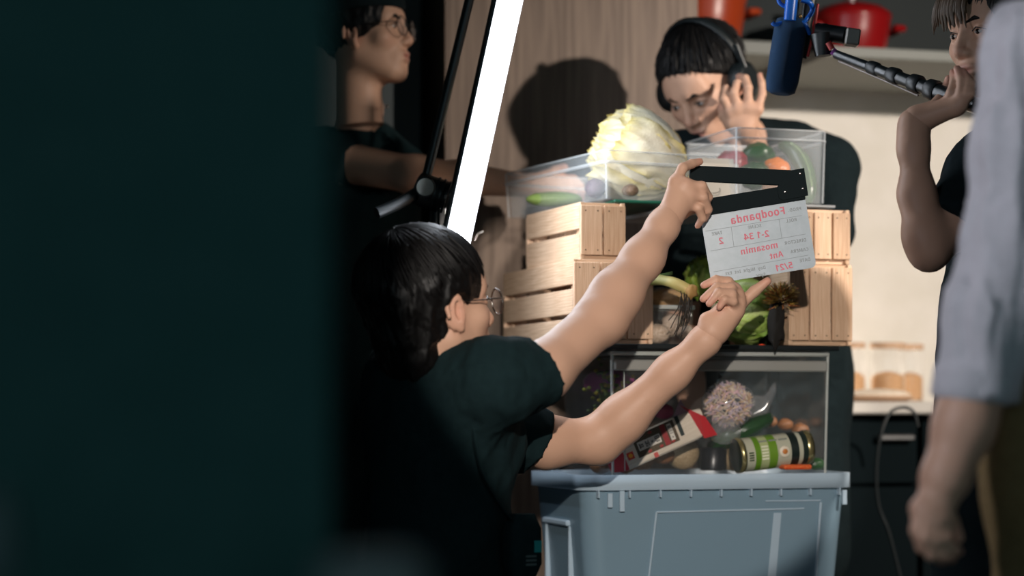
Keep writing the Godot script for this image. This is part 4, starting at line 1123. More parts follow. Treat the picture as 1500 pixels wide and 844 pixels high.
func limb(acc: Flesh, p: Array, r: Array, tone: Color, cell := 0.008, k := 0.03) -> void:
	var lo: Vector3 = p[0]
	var hi: Vector3 = p[0]
	for q in p:
		lo = lo.min(q)
		hi = hi.max(q)
	var pad := Vector3.ONE * 0.10
	var f := Field.new(lo - pad, hi + pad, cell)
	f.chain(p, r, k)
	f.mesh(acc, tone)

func garment(who: Node3D, called: String, caps: Array, m: Material, cell := 0.011, k := 0.05, fold := 0.006, cuts := [], freq := Vector3(14, 9, 14)) -> MeshInstance3D:
	var lo: Vector3 = caps[0][0]
	var hi: Vector3 = caps[0][0]
	var pad := 0.0
	for q in caps:
		lo = lo.min(q[0]).min(q[1])
		hi = hi.max(q[0]).max(q[1])
		pad = maxf(pad, maxf(q[2], q[3]))
	var pp := Vector3.ONE * (pad + 0.03)
	var f := Field.new(lo - pp, hi + pp, cell)
	for q in caps:
		f.cap(q[0], q[1], q[2], q[3], k)
	if fold > 0.0:
		var n := FastNoiseLite.new()
		n.seed = 19
		n.frequency = 1.0
		f.rough(n, fold, freq)
	for c in cuts:
		f.cut(c[0], c[1].normalized(), c[2])
	var acc := Flesh.new()
	f.mesh(acc, Color.WHITE)
	return part(called, acc.mesh(who.position), m, who)

func person(label: String, where: Vector3) -> Node3D:
	return thing("person", label, "person", where)

func shoes(who: Node3D, spots: Array, turn: float) -> void:
	for p in spots:
		var m := MB.new()
		m.x = Transform3D(Basis(Vector3.UP, turn), p - who.position)
		m.rings([rrect(0.09, 0.25, 0.04, 0.0), rrect(0.095, 0.26, 0.045, 0.03), rrect(0.085, 0.22, 0.04, 0.07), rrect(0.08, 0.12, 0.035, 0.10)])
		part("shoe", m.mesh(), M.black_plastic, who)

func build_people() -> void:
	slate_man()
	headphone_man()
	glasses_woman()
	boom_operator()
	shirt_man()

func slate_man() -> void:
	var base := at(645, 900, 3.60) * Vector3(1, 0, 1)
	var who := person("crouching man in a black T-shirt and glasses holding up the clapperboard", base)
	var acc := Flesh.new()
	var tone := skin_tone()
	var hx := Transform3D(look(Vector3(0.84, 0.14, -0.54)) * Basis.from_scale(Vector3.ONE * 1.06), at(634, 452, 3.50))
	head(acc, hx, tone)
	# arms
	limb(acc, pts([[700, 566, 3.46], [735, 560, 3.43], [795, 545, 3.49], [882, 466, 3.60], [903, 432, 3.63], [942, 378, 3.68], [972, 330, 3.72], [985, 300, 3.73]]), [0.045, 0.045, 0.046, 0.0425, 0.0425, 0.034, 0.0255, 0.014], tone)
	limb(acc, pts([[690, 600, 3.70], [800, 648, 3.785], [876, 646, 3.82], [912, 614, 3.815], [985, 545, 3.79], [1034, 498, 3.772], [1052, 474, 3.77]]), [0.045, 0.045, 0.040, 0.041, 0.031, 0.0245, 0.015], tone)
	limb(acc, pts([[655, 535, 3.54], [640, 620, 3.56], [735, 560, 3.43], [640, 620, 3.56], [690, 600, 3.70]]), [0.05, 0.06, 0.05, 0.06, 0.05], tone, 0.012)
	hand(acc, at(975, 326, 3.722), 0.0235, pts([[990, 267, 3.738], [1004, 272, 3.732], [1011, 284, 3.735], [1009, 298, 3.742]]),
		[pts([[1000, 246, 3.745], [1013, 240, 3.765], [1025, 237, 3.778]]), pts([[1028, 273, 3.737], [1037, 289, 3.757], [1034, 301, 3.782]]), pts([[1030, 289, 3.737], [1037, 307, 3.755], [1032, 321, 3.778]]), pts([[1023, 305, 3.74], [1029, 320, 3.752], [1022, 331, 3.768]])],
		pts([[985, 308, 3.752], [1000, 313, 3.795], [1013, 306, 3.822], [1026, 302, 3.822]]), tone)
	hand(acc, at(1037, 493, 3.772), 0.0225, pts([[1075, 425, 3.782], [1079, 434, 3.776], [1081, 444, 3.770], [1080, 455, 3.766]]),
		[pts([[1067, 413, 3.772], [1049, 410, 3.765], [1031, 418, 3.762]]), pts([[1071, 422, 3.757], [1050, 421, 3.750], [1030, 438, 3.748]]), pts([[1072, 431, 3.746], [1053, 429, 3.738], [1039, 445, 3.738]]), pts([[1074, 442, 3.742], [1061, 439, 3.734], [1054, 450, 3.735]])],
		pts([[1070, 467, 3.785], [1087, 444, 3.792], [1105, 427, 3.790], [1124, 412, 3.786]]), tone, 1.0, 0.25,
		[[at(1040, 486, 3.765), at(1035, 468, 3.762), 0.019, 0.0135], [at(1052, 486, 3.768), at(1072, 458, 3.768), 0.019, 0.015], [at(1044, 480, 3.764), at(1056, 458, 3.762), 0.019, 0.014]])
	part("body", acc.mesh(base), M.skin, who)
	face_parts(who, hx, M.hair)
	hair(who, hx, Vector3(0, 0.030, 0.098), Vector3(0, -0.75, 0.66), Vector3(0.090, 0.094, 0.108), M.hair, 3, 900, 0.02, true)
	glasses(who, hx, mat(Color(0.62, 0.60, 0.58), 0.25, 1.0), Vector2(0.021, 0.021))
	var ra := (at(885, 465, 3.60) - at(728, 562, 3.43)).normalized()
	var la := (at(878, 700, 3.82) - at(690, 600, 3.72)).normalized()
	garment(who, "t_shirt", [
		[at(640, 548, 3.55), at(722, 560, 3.44), 0.070, 0.066], [at(722, 560, 3.44), at(800, 545, 3.50), 0.068, 0.062], [at(610, 560, 3.55), at(650, 545, 3.56), 0.09, 0.07],
		[at(655, 560, 3.56), at(680, 600, 3.70), 0.07, 0.07], [at(680, 600, 3.70), at(810, 658, 3.80), 0.068, 0.064],
		[at(640, 620, 3.56), at(640, 800, 3.58), 0.130, 0.125], [at(640, 800, 3.58), at(650, 960, 3.60), 0.125, 0.14],
		[at(655, 610, 3.52), at(680, 640, 3.60), 0.10, 0.11]], M.lifted_black, 0.0085, 0.045, 0.008,
		[[at(788, 548, 3.49), ra, 0.16], [at(783, 647, 3.79), la, 0.16]], Vector3(16, 10, 16))
	part("shirt_collar", MB.new().tube(smooth_path([Vector3(0.055, -0.015, 0.015), Vector3(0.0, -0.03, 0.055), Vector3(-0.055, -0.015, 0.015), Vector3(-0.045, 0.01, -0.04), Vector3(0, 0.02, -0.06), Vector3(0.045, 0.01, -0.04), Vector3(0.055, -0.015, 0.015)].map(func(p): return look(Vector3(0.9, 0, -0.4)) * p + at(651, 531, 3.53) - base), 5), 0.010, 8, true).mesh(), M.lifted_black, who)
	# squatting legs
	garment(who, "trousers", [[at(640, 980, 3.60), at(760, 1000, 3.50), 0.12, 0.07], [at(640, 980, 3.60), at(760, 1010, 3.74), 0.12, 0.07], [at(760, 1000, 3.50), at(690, 1290, 3.50), 0.07, 0.05], [at(760, 1010, 3.74), at(700, 1270, 3.74), 0.07, 0.05], [at(650, 930, 3.6), at(640, 990, 3.6), 0.13, 0.13]], M.lifted_black, 0.016, 0.05, 0.0)
	shoes(who, [Vector3(-0.03, 0, -3.50), Vector3(-0.02, 0, -3.74)], PI * 0.5)
	# cross-body pouch
	var b := thing("belt_pouch", "black pouch with a teal tab at the crouching man's hip", "bag", at(765, 800, 3.48))
	var o := b.position
	b.basis = Basis(Vector3.UP, 0.5)
	part("pouch", MB.new().rings([rrect(0.040, 0.03, 0.012, -0.06), rrect(0.062, 0.05, 0.016, -0.03), rrect(0.060, 0.05, 0.016, 0.03), rrect(0.040, 0.035, 0.012, 0.055)]).mesh(), M.lifted_black, b)
	part("teal_tab", bx(Vector3(0.016, 0.0, 0.0265), Vector3(0.014, 0.020, 0.003), 0.0005), mat(Color(0.10, 0.55, 0.55), 0.5), b)
	for k in 3:
		part("printed_line", bx(Vector3(0.003, -0.016 - 0.007 * k, 0.0262), Vector3(0.020, 0.0035, 0.0012)), mat(Color(0.30, 0.37, 0.37), 0.6), b)
	part("strap", MB.new().tube(smooth_path(pts([[762, 775, 3.47], [735, 745, 3.455], [705, 690, 3.44], [690, 620, 3.42]])).map(func(p): return b.transform.affine_inverse() * p), 0.009, 8, true, 0.25).mesh(), M.lifted_black, b)

func headphone_man() -> void:
	var base := at(1110, 900, 4.72) * Vector3(1, 0, 1)
	var who := person("man in a black T-shirt bending his head, one hand on his headphones", base)
	var acc := Flesh.new()
	var tone := skin_tone()
	var hx := Transform3D(look(Vector3(-0.50, -0.62, 0.60), 0.06) * Basis.from_scale(Vector3.ONE * 1.06), at(1033, 126, 4.64))
	head(acc, hx, tone)
	limb(acc, pts([[1060, 170, 4.66], [1110, 230, 4.72], [1205, 240, 4.72], [1215, 330, 4.68], [1145, 300, 4.65], [1094, 190, 4.51]]), [0.05, 0.06, 0.052, 0.045, 0.036, 0.025], tone, 0.009)
	limb(acc, pts([[1060, 240, 4.74], [1005, 250, 4.66], [995, 430, 4.60], [1010, 560, 4.58], [1015, 600, 4.57]]), [0.05, 0.05, 0.043, 0.03, 0.03], tone, 0.012)
	hand(acc, at(1092, 188, 4.50), 0.0245, pts([[1070, 165, 4.492], [1081, 160, 4.486], [1096, 158, 4.482], [1110, 160, 4.480]]),
		[pts([[1061, 146, 4.485], [1064, 130, 4.500], [1070, 142, 4.512]]), pts([[1075, 136, 4.478], [1080, 122, 4.492], [1083, 136, 4.512]]), pts([[1096, 128, 4.476], [1092, 115, 4.490], [1082, 112, 4.508]]), pts([[1117, 138, 4.484], [1116, 122, 4.490], [1113, 110, 4.502]])],
		pts([[1072, 182, 4.500], [1060, 170, 4.510], [1058, 158, 4.520]]), tone, 1.02)
	part("body", acc.mesh(base), M.skin, who)
	face_parts(who, hx, M.hair)
	hair(who, hx, Vector3(0, 0.078, 0.085), Vector3(0, -0.80, 0.60), Vector3(0.088, 0.092, 0.104), M.hair, 8, 620, 0.09)
	# headphones
	var hb := Transform3D(Basis(), -base) * hx
	var hp := Node3D.new()
	hp.name = "headphones"
	who.add_child(hp, true)
	var band := []
	for k in 17:
		var a := lerpf(-0.10, PI + 0.10, k / 16.0)
		band.append(Vector3(cos(a) * 0.102, 0.015 + sin(a) * 0.128, -0.018 - 0.016 * sin(a)))
	var m := MB.new()
	m.x = hb
	m.tube(band, 0.010, 10, true, 0.5)
	part("headband", m.mesh(), M.black_plastic, hp)
	for s in [-1.0, 1.0]:
		m = MB.new()
		m.x = hb
		m.tube([Vector3(s * 0.078, -0.006, -0.004), Vector3(s * 0.086, -0.006, -0.004), Vector3(s * 0.108, -0.006, -0.006), Vector3(s * 0.112, -0.006, -0.006)], [0.036, 0.042, 0.038, 0.028], 24)
		part("ear_cup", m.mesh(), M.black_plastic, hp)
		m = MB.new()
		m.x = hb
		m.tube([Vector3(s * 0.101, 0.07, -0.024), Vector3(s * 0.108, 0.02, -0.012)], 0.006, 8)
		part("slider", m.mesh(), M.black_metal, hp)
	part("wristband", MB.new().tube(pts([[1091, 186, 4.50], [1093, 181, 4.50]]).map(func(p): return p - base), 0.0285, 20).mesh(), mat(Color(0.16, 0.11, 0.09), 0.7), who)
	garment(who, "t_shirt", [
		[at(1075, 215, 4.74), at(1155, 225, 4.72), 0.055, 0.062], [at(1155, 225, 4.72), at(1210, 248, 4.68), 0.062, 0.065],
		[at(1210, 248, 4.68), at(1216, 340, 4.60), 0.062, 0.056], [at(1030, 250, 4.76), at(1090, 225, 4.74), 0.07, 0.07],
		[at(1110, 320, 4.76), at(1110, 560, 4.74), 0.15, 0.145], [at(1160, 330, 4.74), at(1160, 560, 4.72), 0.125, 0.13], [at(1150, 560, 4.74), at(1150, 800, 4.74), 0.145, 0.15], [at(1050, 330, 4.76), at(1070, 560, 4.76), 0.12, 0.13], [at(1040, 238, 4.74), at(1005, 245, 4.66), 0.065, 0.07], [at(1005, 245, 4.66), at(995, 420, 4.60), 0.072, 0.06]],
		M.black_cloth, 0.012, 0.06, 0.006)
	garment(who, "trousers", [[at(1150, 820, 4.74), at(1190, 1400, 4.76), 0.13, 0.07], [at(1080, 820, 4.74), at(1060, 1400, 4.76), 0.13, 0.07]], M.black_cloth, 0.018, 0.05, 0.0)
	shoes(who, [at(1190, 0, 4.72) * Vector3(1, 0, 1), at(1060, 0, 4.72) * Vector3(1, 0, 1)], 0.0)

func glasses_woman() -> void:
	var base := at(470, 900, 4.62) * Vector3(1, 0, 1)
	var who := person("woman in profile with round glasses and black top looking up at the tube light", base)
	var acc := Flesh.new()
	var tone := skin_tone()
	var hx := Transform3D(look(Vector3(0.93, 0.12, 0.30)) * Basis.from_scale(Vector3.ONE * 0.98), at(536, 52, 4.56))
	head(acc, hx, tone)
	limb(acc, pts([[530, 160, 4.60], [520, 205, 4.62]]), [0.050, 0.055], tone, 0.008)
	limb(acc, pts([[470, 250, 4.64], [500, 238, 4.58], [612, 257, 4.46], [680, 262, 4.52], [772, 272, 4.66]]), [0.05, 0.046, 0.040, 0.037, 0.026], tone)
	hand(acc, at(774, 272, 4.66), 0.025, pts([[820, 262, 4.70], [822, 270, 4.70], [822, 279, 4.70], [818, 288, 4.70]]),
		[pts([[840, 262, 4.71], [850, 272, 4.71], [852, 284, 4.70]]), pts([[842, 271, 4.71], [852, 281, 4.71], [852, 292, 4.70]]), pts([[840, 280, 4.71], [848, 290, 4.71], [846, 300, 4.70]]), pts([[834, 289, 4.71], [840, 298, 4.71], [836, 305, 4.70]])],
		pts([[796, 262, 4.68], [812, 250, 4.69], [826, 246, 4.69]]), tone)
	part("body", acc.mesh(base), M.skin, who)
	face_parts(who, hx, M.hair)
	hair(who, hx, Vector3(0, 0.035, 0.098), Vector3(0, -0.50, 0.86), Vector3(0.090, 0.094, 0.108), M.hair, 5, 300, 0.0)
	# cap brim hides the forehead
	var m := MB.new()
	m.x = Transform3D(Basis(), -base) * hx
	m.lathe([[0.096, 0.045], [0.098, 0.06], [0.092, 0.10], [0.066, 0.135], [0.0, 0.148]], 28)
	part("cap", m.mesh(), M.black_cloth, who)
	glasses(who, hx, mat(Color(0.20, 0.19, 0.19), 0.3, 0.8), Vector2(0.023, 0.022))
	part("earring", MB.new().ball(at(567, 156, 4.52) - base, Vector3(0.004, 0.004, 0.004), 10, 8).mesh(), M.metal, who)
	garment(who, "top", [
		[at(470, 235, 4.64), at(525, 225, 4.62), 0.075, 0.062], [at(470, 250, 4.64), at(512, 240, 4.58), 0.07, 0.058], [at(550, 215, 4.64), at(590, 250, 4.66), 0.055, 0.06],
		[at(500, 320, 4.60), at(500, 560, 4.58), 0.13, 0.12], [at(545, 320, 4.62), at(540, 560, 4.60), 0.11, 0.11], [at(520, 560, 4.68), at(520, 800, 4.66), 0.12, 0.14]], M.lifted_black, 0.012, 0.05, 0.006,
		[[at(528, 240, 4.56), (at(612, 257, 4.46) - at(500, 238, 4.58)), 0.09]])
	garment(who, "trousers", [[at(560, 820, 4.66), at(570, 1400, 4.66), 0.11, 0.07], [at(490, 820, 4.66), at(480, 1400, 4.66), 0.11, 0.07]], M.lifted_black, 0.018, 0.05, 0.0)
	shoes(who, [at(570, 0, 4.62) * Vector3(1, 0, 1), at(480, 0, 4.62) * Vector3(1, 0, 1)], 1.2)

func boom_operator() -> void:
	var base := at(1470, 900, 3.74) * Vector3(1, 0, 1)
	var who := person("boom operator in black with a lighter fringe, gripping the pole by the chin", base)
	var acc := Flesh.new()
	var tone := skin_tone()
	var hx := Transform3D(look(Vector3(-0.84, -0.10, 0.50)) * Basis.from_scale(Vector3.ONE * 1.02), at(1464, 50, 3.76))
	head(acc, hx, tone)
	limb(acc, pts([[1480, 170, 3.78], [1470, 225, 3.76], [1450, 250, 3.72], [1396, 333, 3.65], [1361, 368, 3.62], [1352, 343, 3.62], [1343, 285, 3.63], [1338, 215, 3.65], [1339, 182, 3.66], [1356, 170, 3.655]]), [0.05, 0.055, 0.046, 0.037, 0.0310, 0.0310, 0.0290, 0.0240, 0.0225, 0.014], tone)
	hand(acc, at(1340, 178, 3.66), 0.0235, pts([[1384, 156, 3.645], [1394, 158, 3.632], [1402, 157, 3.624], [1407, 153, 3.622]]),
		[pts([[1394, 136, 3.628], [1398, 119, 3.636], [1396, 106, 3.650]]), pts([[1408, 138, 3.614], [1409, 118, 3.620], [1402, 101, 3.632]]), pts([[1417, 138, 3.608], [1419, 120, 3.614], [1411, 105, 3.628]]), pts([[1423, 137, 3.606], [1425, 124, 3.612], [1418, 113, 3.624]])],
		pts([[1366, 162, 3.668], [1380, 142, 3.715], [1389, 126, 3.72], [1390, 116, 3.705]]), tone, 1.0, 0.0)
	part("body", acc.mesh(base), M.skin, who)
	face_parts(who, hx, M.hair)
	hair(who, hx, Vector3(0, 0.050, 0.098), Vector3(0, -0.60, 0.80), Vector3(0.090, 0.094, 0.108), mat(Color(0.10, 0.08, 0.06), 0.5), 9, 300, 0.02)
	var fr := MB.new()
	fr.x = Transform3D(Basis(), -base) * hx
	var rg := RandomNumberGenerator.new()
	rg.seed = 4
	for k in 46:
		var sx := rg.randf_range(-0.075, 0.030)
		var zz := 0.100 - sx * sx * 5.0
		fr.tube(smooth_path([Vector3(sx * 0.8, 0.11, zz * 0.55), Vector3(sx, 0.075, zz * 0.98), Vector3(sx * 1.05, 0.045, zz * 1.10 + 0.004), Vector3(sx * 1.1, 0.018 + rg.randf_range(-0.012, 0.02), zz * 1.06 + 0.006)], 3), [0.004, 0.004, 0.004, 0.004, 0.004, 0.0038, 0.0035, 0.003, 0.002, 0.0006], 5, false)
	part("fringe", fr.mesh(), mat(Color(0.27, 0.20, 0.12), 0.5), who).set_meta("kind", "stuff")
	var ha := at(1361, 368, 3.62) - at(1450, 250, 3.72)
	garment(who, "t_shirt", [
		[at(1490, 215, 3.78), at(1450, 245, 3.72), 0.055, 0.062], [at(1450, 245, 3.72), at(1375, 345, 3.64), 0.062, 0.058],
		[at(1500, 300, 3.76), at(1490, 480, 3.76), 0.135, 0.13], [at(1490, 480, 3.76), at(1485, 700, 3.74), 0.135, 0.155], [at(1500, 215, 3.8), at(1560, 250, 3.82), 0.06, 0.065], [at(1560, 250, 3.82), at(1580, 420, 3.80), 0.062, 0.055]], M.black_cloth, 0.011, 0.05, 0.006,
		[[at(1384, 334, 3.65), ha, 0.10]])
	garment(who, "trousers", [[at(1465, 760, 3.74), at(1450, 1290, 3.74), 0.13, 0.07], [at(1540, 760, 3.76), at(1560, 1290, 3.76), 0.13, 0.07], [at(1480, 690, 3.74), at(1520, 700, 3.75), 0.15, 0.15]], M.black_cloth, 0.018, 0.05, 0.0)
	shoes(who, [at(1445, 0, 3.70) * Vector3(1, 0, 1), at(1555, 0, 3.72) * Vector3(1, 0, 1)], -0.6)

func shirt_man() -> void:
	var base := at(1620, 900, 2.66) * Vector3(1, 0, 1)
	var who := person("blurred man at the right edge in pale shirt, rolled sleeves and khaki trousers", base)
	var acc := Flesh.new()
	var tone := skin_tone()
	var hx := Transform3D(look(Vector3(-0.7, -0.1, -0.6)), at(1650, -150, 2.68))
	head(acc, hx, tone, 0.006)
	limb(acc, pts([[1650, 0, 2.70], [1600, 60, 2.68], [1520, 80, 2.64], [1485, 330, 2.62], [1428, 560, 2.60], [1412, 625, 2.59], [1384, 702, 2.575], [1372, 735, 2.565]]), [0.05, 0.05, 0.04, 0.036, 0.036, 0.035, 0.026, 0.016], tone)
	hand(acc, at(1381, 708, 2.575), 0.026, pts([[1349, 745, 2.560], [1360, 756, 2.555], [1372, 763, 2.555], [1384, 766, 2.56]]),
		[pts([[1344, 778, 2.548], [1352, 802, 2.552], [1364, 812, 2.565]]), pts([[1356, 788, 2.542], [1366, 812, 2.548], [1379, 820, 2.562]]), pts([[1370, 792, 2.544], [1381, 813, 2.550], [1393, 818, 2.564]]), pts([[1384, 790, 2.548], [1396, 806, 2.555], [1404, 808, 2.566]])],
		pts([[1376, 735, 2.60], [1392, 765, 2.61], [1400, 787, 2.60]]), tone)
	part("body", acc.mesh(base), M.skin, who)
	hair(who, hx, Vector3(0, 0.050, 0.098), Vector3(0, -0.8, 0.6), Vector3(0.088, 0.092, 0.106), M.hair, 14, 100)
	var pale := cloth(Color(0.75, 0.74, 0.755), Color(0.81, 0.80, 0.815))
	garment(who, "shirt", [
		[at(1600, 40, 2.68), at(1515, 78, 2.64), 0.06, 0.062], [at(1515, 78, 2.64), at(1492, 220, 2.63), 0.062, 0.056], [at(1492, 220, 2.63), at(1482, 350, 2.62), 0.056, 0.052], [at(1482, 350, 2.62), at(1452, 460, 2.61), 0.055, 0.054], [at(1452, 460, 2.61), at(1426, 585, 2.60), 0.054, 0.053],
		[at(1620, 140, 2.72), at(1620, 560, 2.72), 0.15, 0.145], [at(1700, 60, 2.72), at(1780, 100, 2.74), 0.065, 0.065], [at(1780, 100, 2.74), at(1800, 420, 2.72), 0.06, 0.055]], pale, 0.0075, 0.035, 0.013,
		[[at(1424, 586, 2.60), Vector3(-0.12, -1, 0), 0.10]], Vector3(30, 4, 30))
	part("rolled_cuff", MB.new().tube(pts([[1432, 545, 2.60], [1430, 550, 2.60], [1424, 580, 2.60], [1423, 588, 2.60]]).map(func(p): return p - base), [0.050, 0.054, 0.053, 0.048], 24).mesh(), pale, who)
	garment(who, "trousers", [[at(1560, 600, 2.70), at(1560, 700, 2.70), 0.11, 0.10], [at(1560, 700, 2.70), at(1545, 1560, 2.68), 0.10, 0.06], [at(1670, 600, 2.72), at(1680, 1560, 2.72), 0.11, 0.06]], cloth(Color(0.50, 0.42, 0.29), Color(0.56, 0.48, 0.34)), 0.014, 0.05, 0.004)
	shoes(who, [at(1545, 0, 2.70) * Vector3(1, 0, 1), at(1680, 0, 2.74) * Vector3(1, 0, 1)], 2.4)

# ---------------------------------------------------------------- helpers
const FOCAL := 3000.0      # focal length in pixels of the 1500 x 844 frame
const EYE := 0.88          # height of the camera

func at(px: float, py: float, d: float) -> Vector3:
	return Vector3((px - 750.0) * d / FOCAL, EYE - (py - 600.0) * d / FOCAL, -d)

func pts(a: Array) -> Array:
	var r := []
	for q in a:
		r.append(at(q[0], q[1], q[2]))
	return r

func mat(c: Color, rough := 0.7, metal := 0.0, spec := 0.5) -> StandardMaterial3D:
	var m := StandardMaterial3D.new()
	m.albedo_color = c
	m.roughness = rough
	m.metallic = metal
	m.metallic_specular = spec
	return m

func noise_tex(freq: float, sd: int, lo: Color, hi: Color, size := 256, oct := 4) -> NoiseTexture2D:
	var n := FastNoiseLite.new()
	n.seed = sd
	n.frequency = freq
	n.fractal_octaves = oct
	var t := NoiseTexture2D.new()
	t.width = size
	t.height = size
	t.seamless = true
	t.noise = n
	var g := Gradient.new()
	g.set_color(0, lo)
	g.set_color(1, hi)
	t.color_ramp = g
	return t

func noise_normal(freq: float, sd: int, strength := 4.0, size := 256) -> NoiseTexture2D:
	var n := FastNoiseLite.new()
	n.seed = sd
	n.frequency = freq
	var t := NoiseTexture2D.new()
	t.width = size
	t.height = size
	t.seamless = true
	t.as_normal_map = true
	t.bump_strength = strength
	t.noise = n
	return t

func mottled(lo: Color, hi: Color, scale: Vector3, rough := 0.7, freq := 0.02, sd := 1, spec := 0.5) -> StandardMaterial3D:
	var m := mat(Color.WHITE, rough, 0.0, spec)
	m.albedo_texture = noise_tex(freq, sd, lo, hi)
	m.uv1_triplanar = true
	m.uv1_scale = scale
	return m

func cloth(lo: Color, hi: Color, rough := 0.95, spec := 0.2) -> StandardMaterial3D:
	var m := mottled(lo, hi, Vector3(6, 6, 6), rough, 0.03, 11, spec)
	m.normal_enabled = true
	m.normal_texture = noise_normal(0.3, 5, 3.0)
	m.normal_scale = 0.4
	return m

func clear(c: Color, alpha: float, rough: float) -> StandardMaterial3D:
	var m := mat(Color(c.r, c.g, c.b, alpha), rough)
	m.transparency = BaseMaterial3D.TRANSPARENCY_ALPHA
	m.cull_mode = BaseMaterial3D.CULL_DISABLED
	return m

var taken := {}
func numbered(called: String) -> String:
	if not taken.has(called):
		taken[called] = 0
		return called
	taken[called] += 1
	return "%s_%03d" % [called, taken[called]]

func tag(o: Node, label: String, category: String, group := "", kind := "") -> void:
	o.set_meta("label", label)
	o.set_meta("category", category)
	if group != "":
		o.set_meta("group", group)
	if kind != "":
		o.set_meta("kind", kind)

func thing(called: String, label: String, category: String, where := Vector3.ZERO, turn := 0.0, group := "") -> Node3D:
	var o := Node3D.new()
	o.name = numbered(called)
	add_child(o)
	o.position = where
	o.rotation.y = turn
	tag(o, label, category, group)
	return o

func part(called: String, m: Mesh, material: Material, parent: Node = null, where := Vector3.ZERO) -> MeshInstance3D:
	var o := MeshInstance3D.new()
	o.mesh = m
	o.material_override = material
	o.position = where
	if parent == null:
		o.name = numbered(called)
		add_child(o)
	else:
		o.name = called
		parent.add_child(o, true)
	return o

func struct(called: String, m: Mesh, material: Material, parent: Node = null, where := Vector3.ZERO) -> MeshInstance3D:
	var o := part(called, m, material, parent, where)
	if parent == null:
		o.set_meta("kind", "structure")
	return o

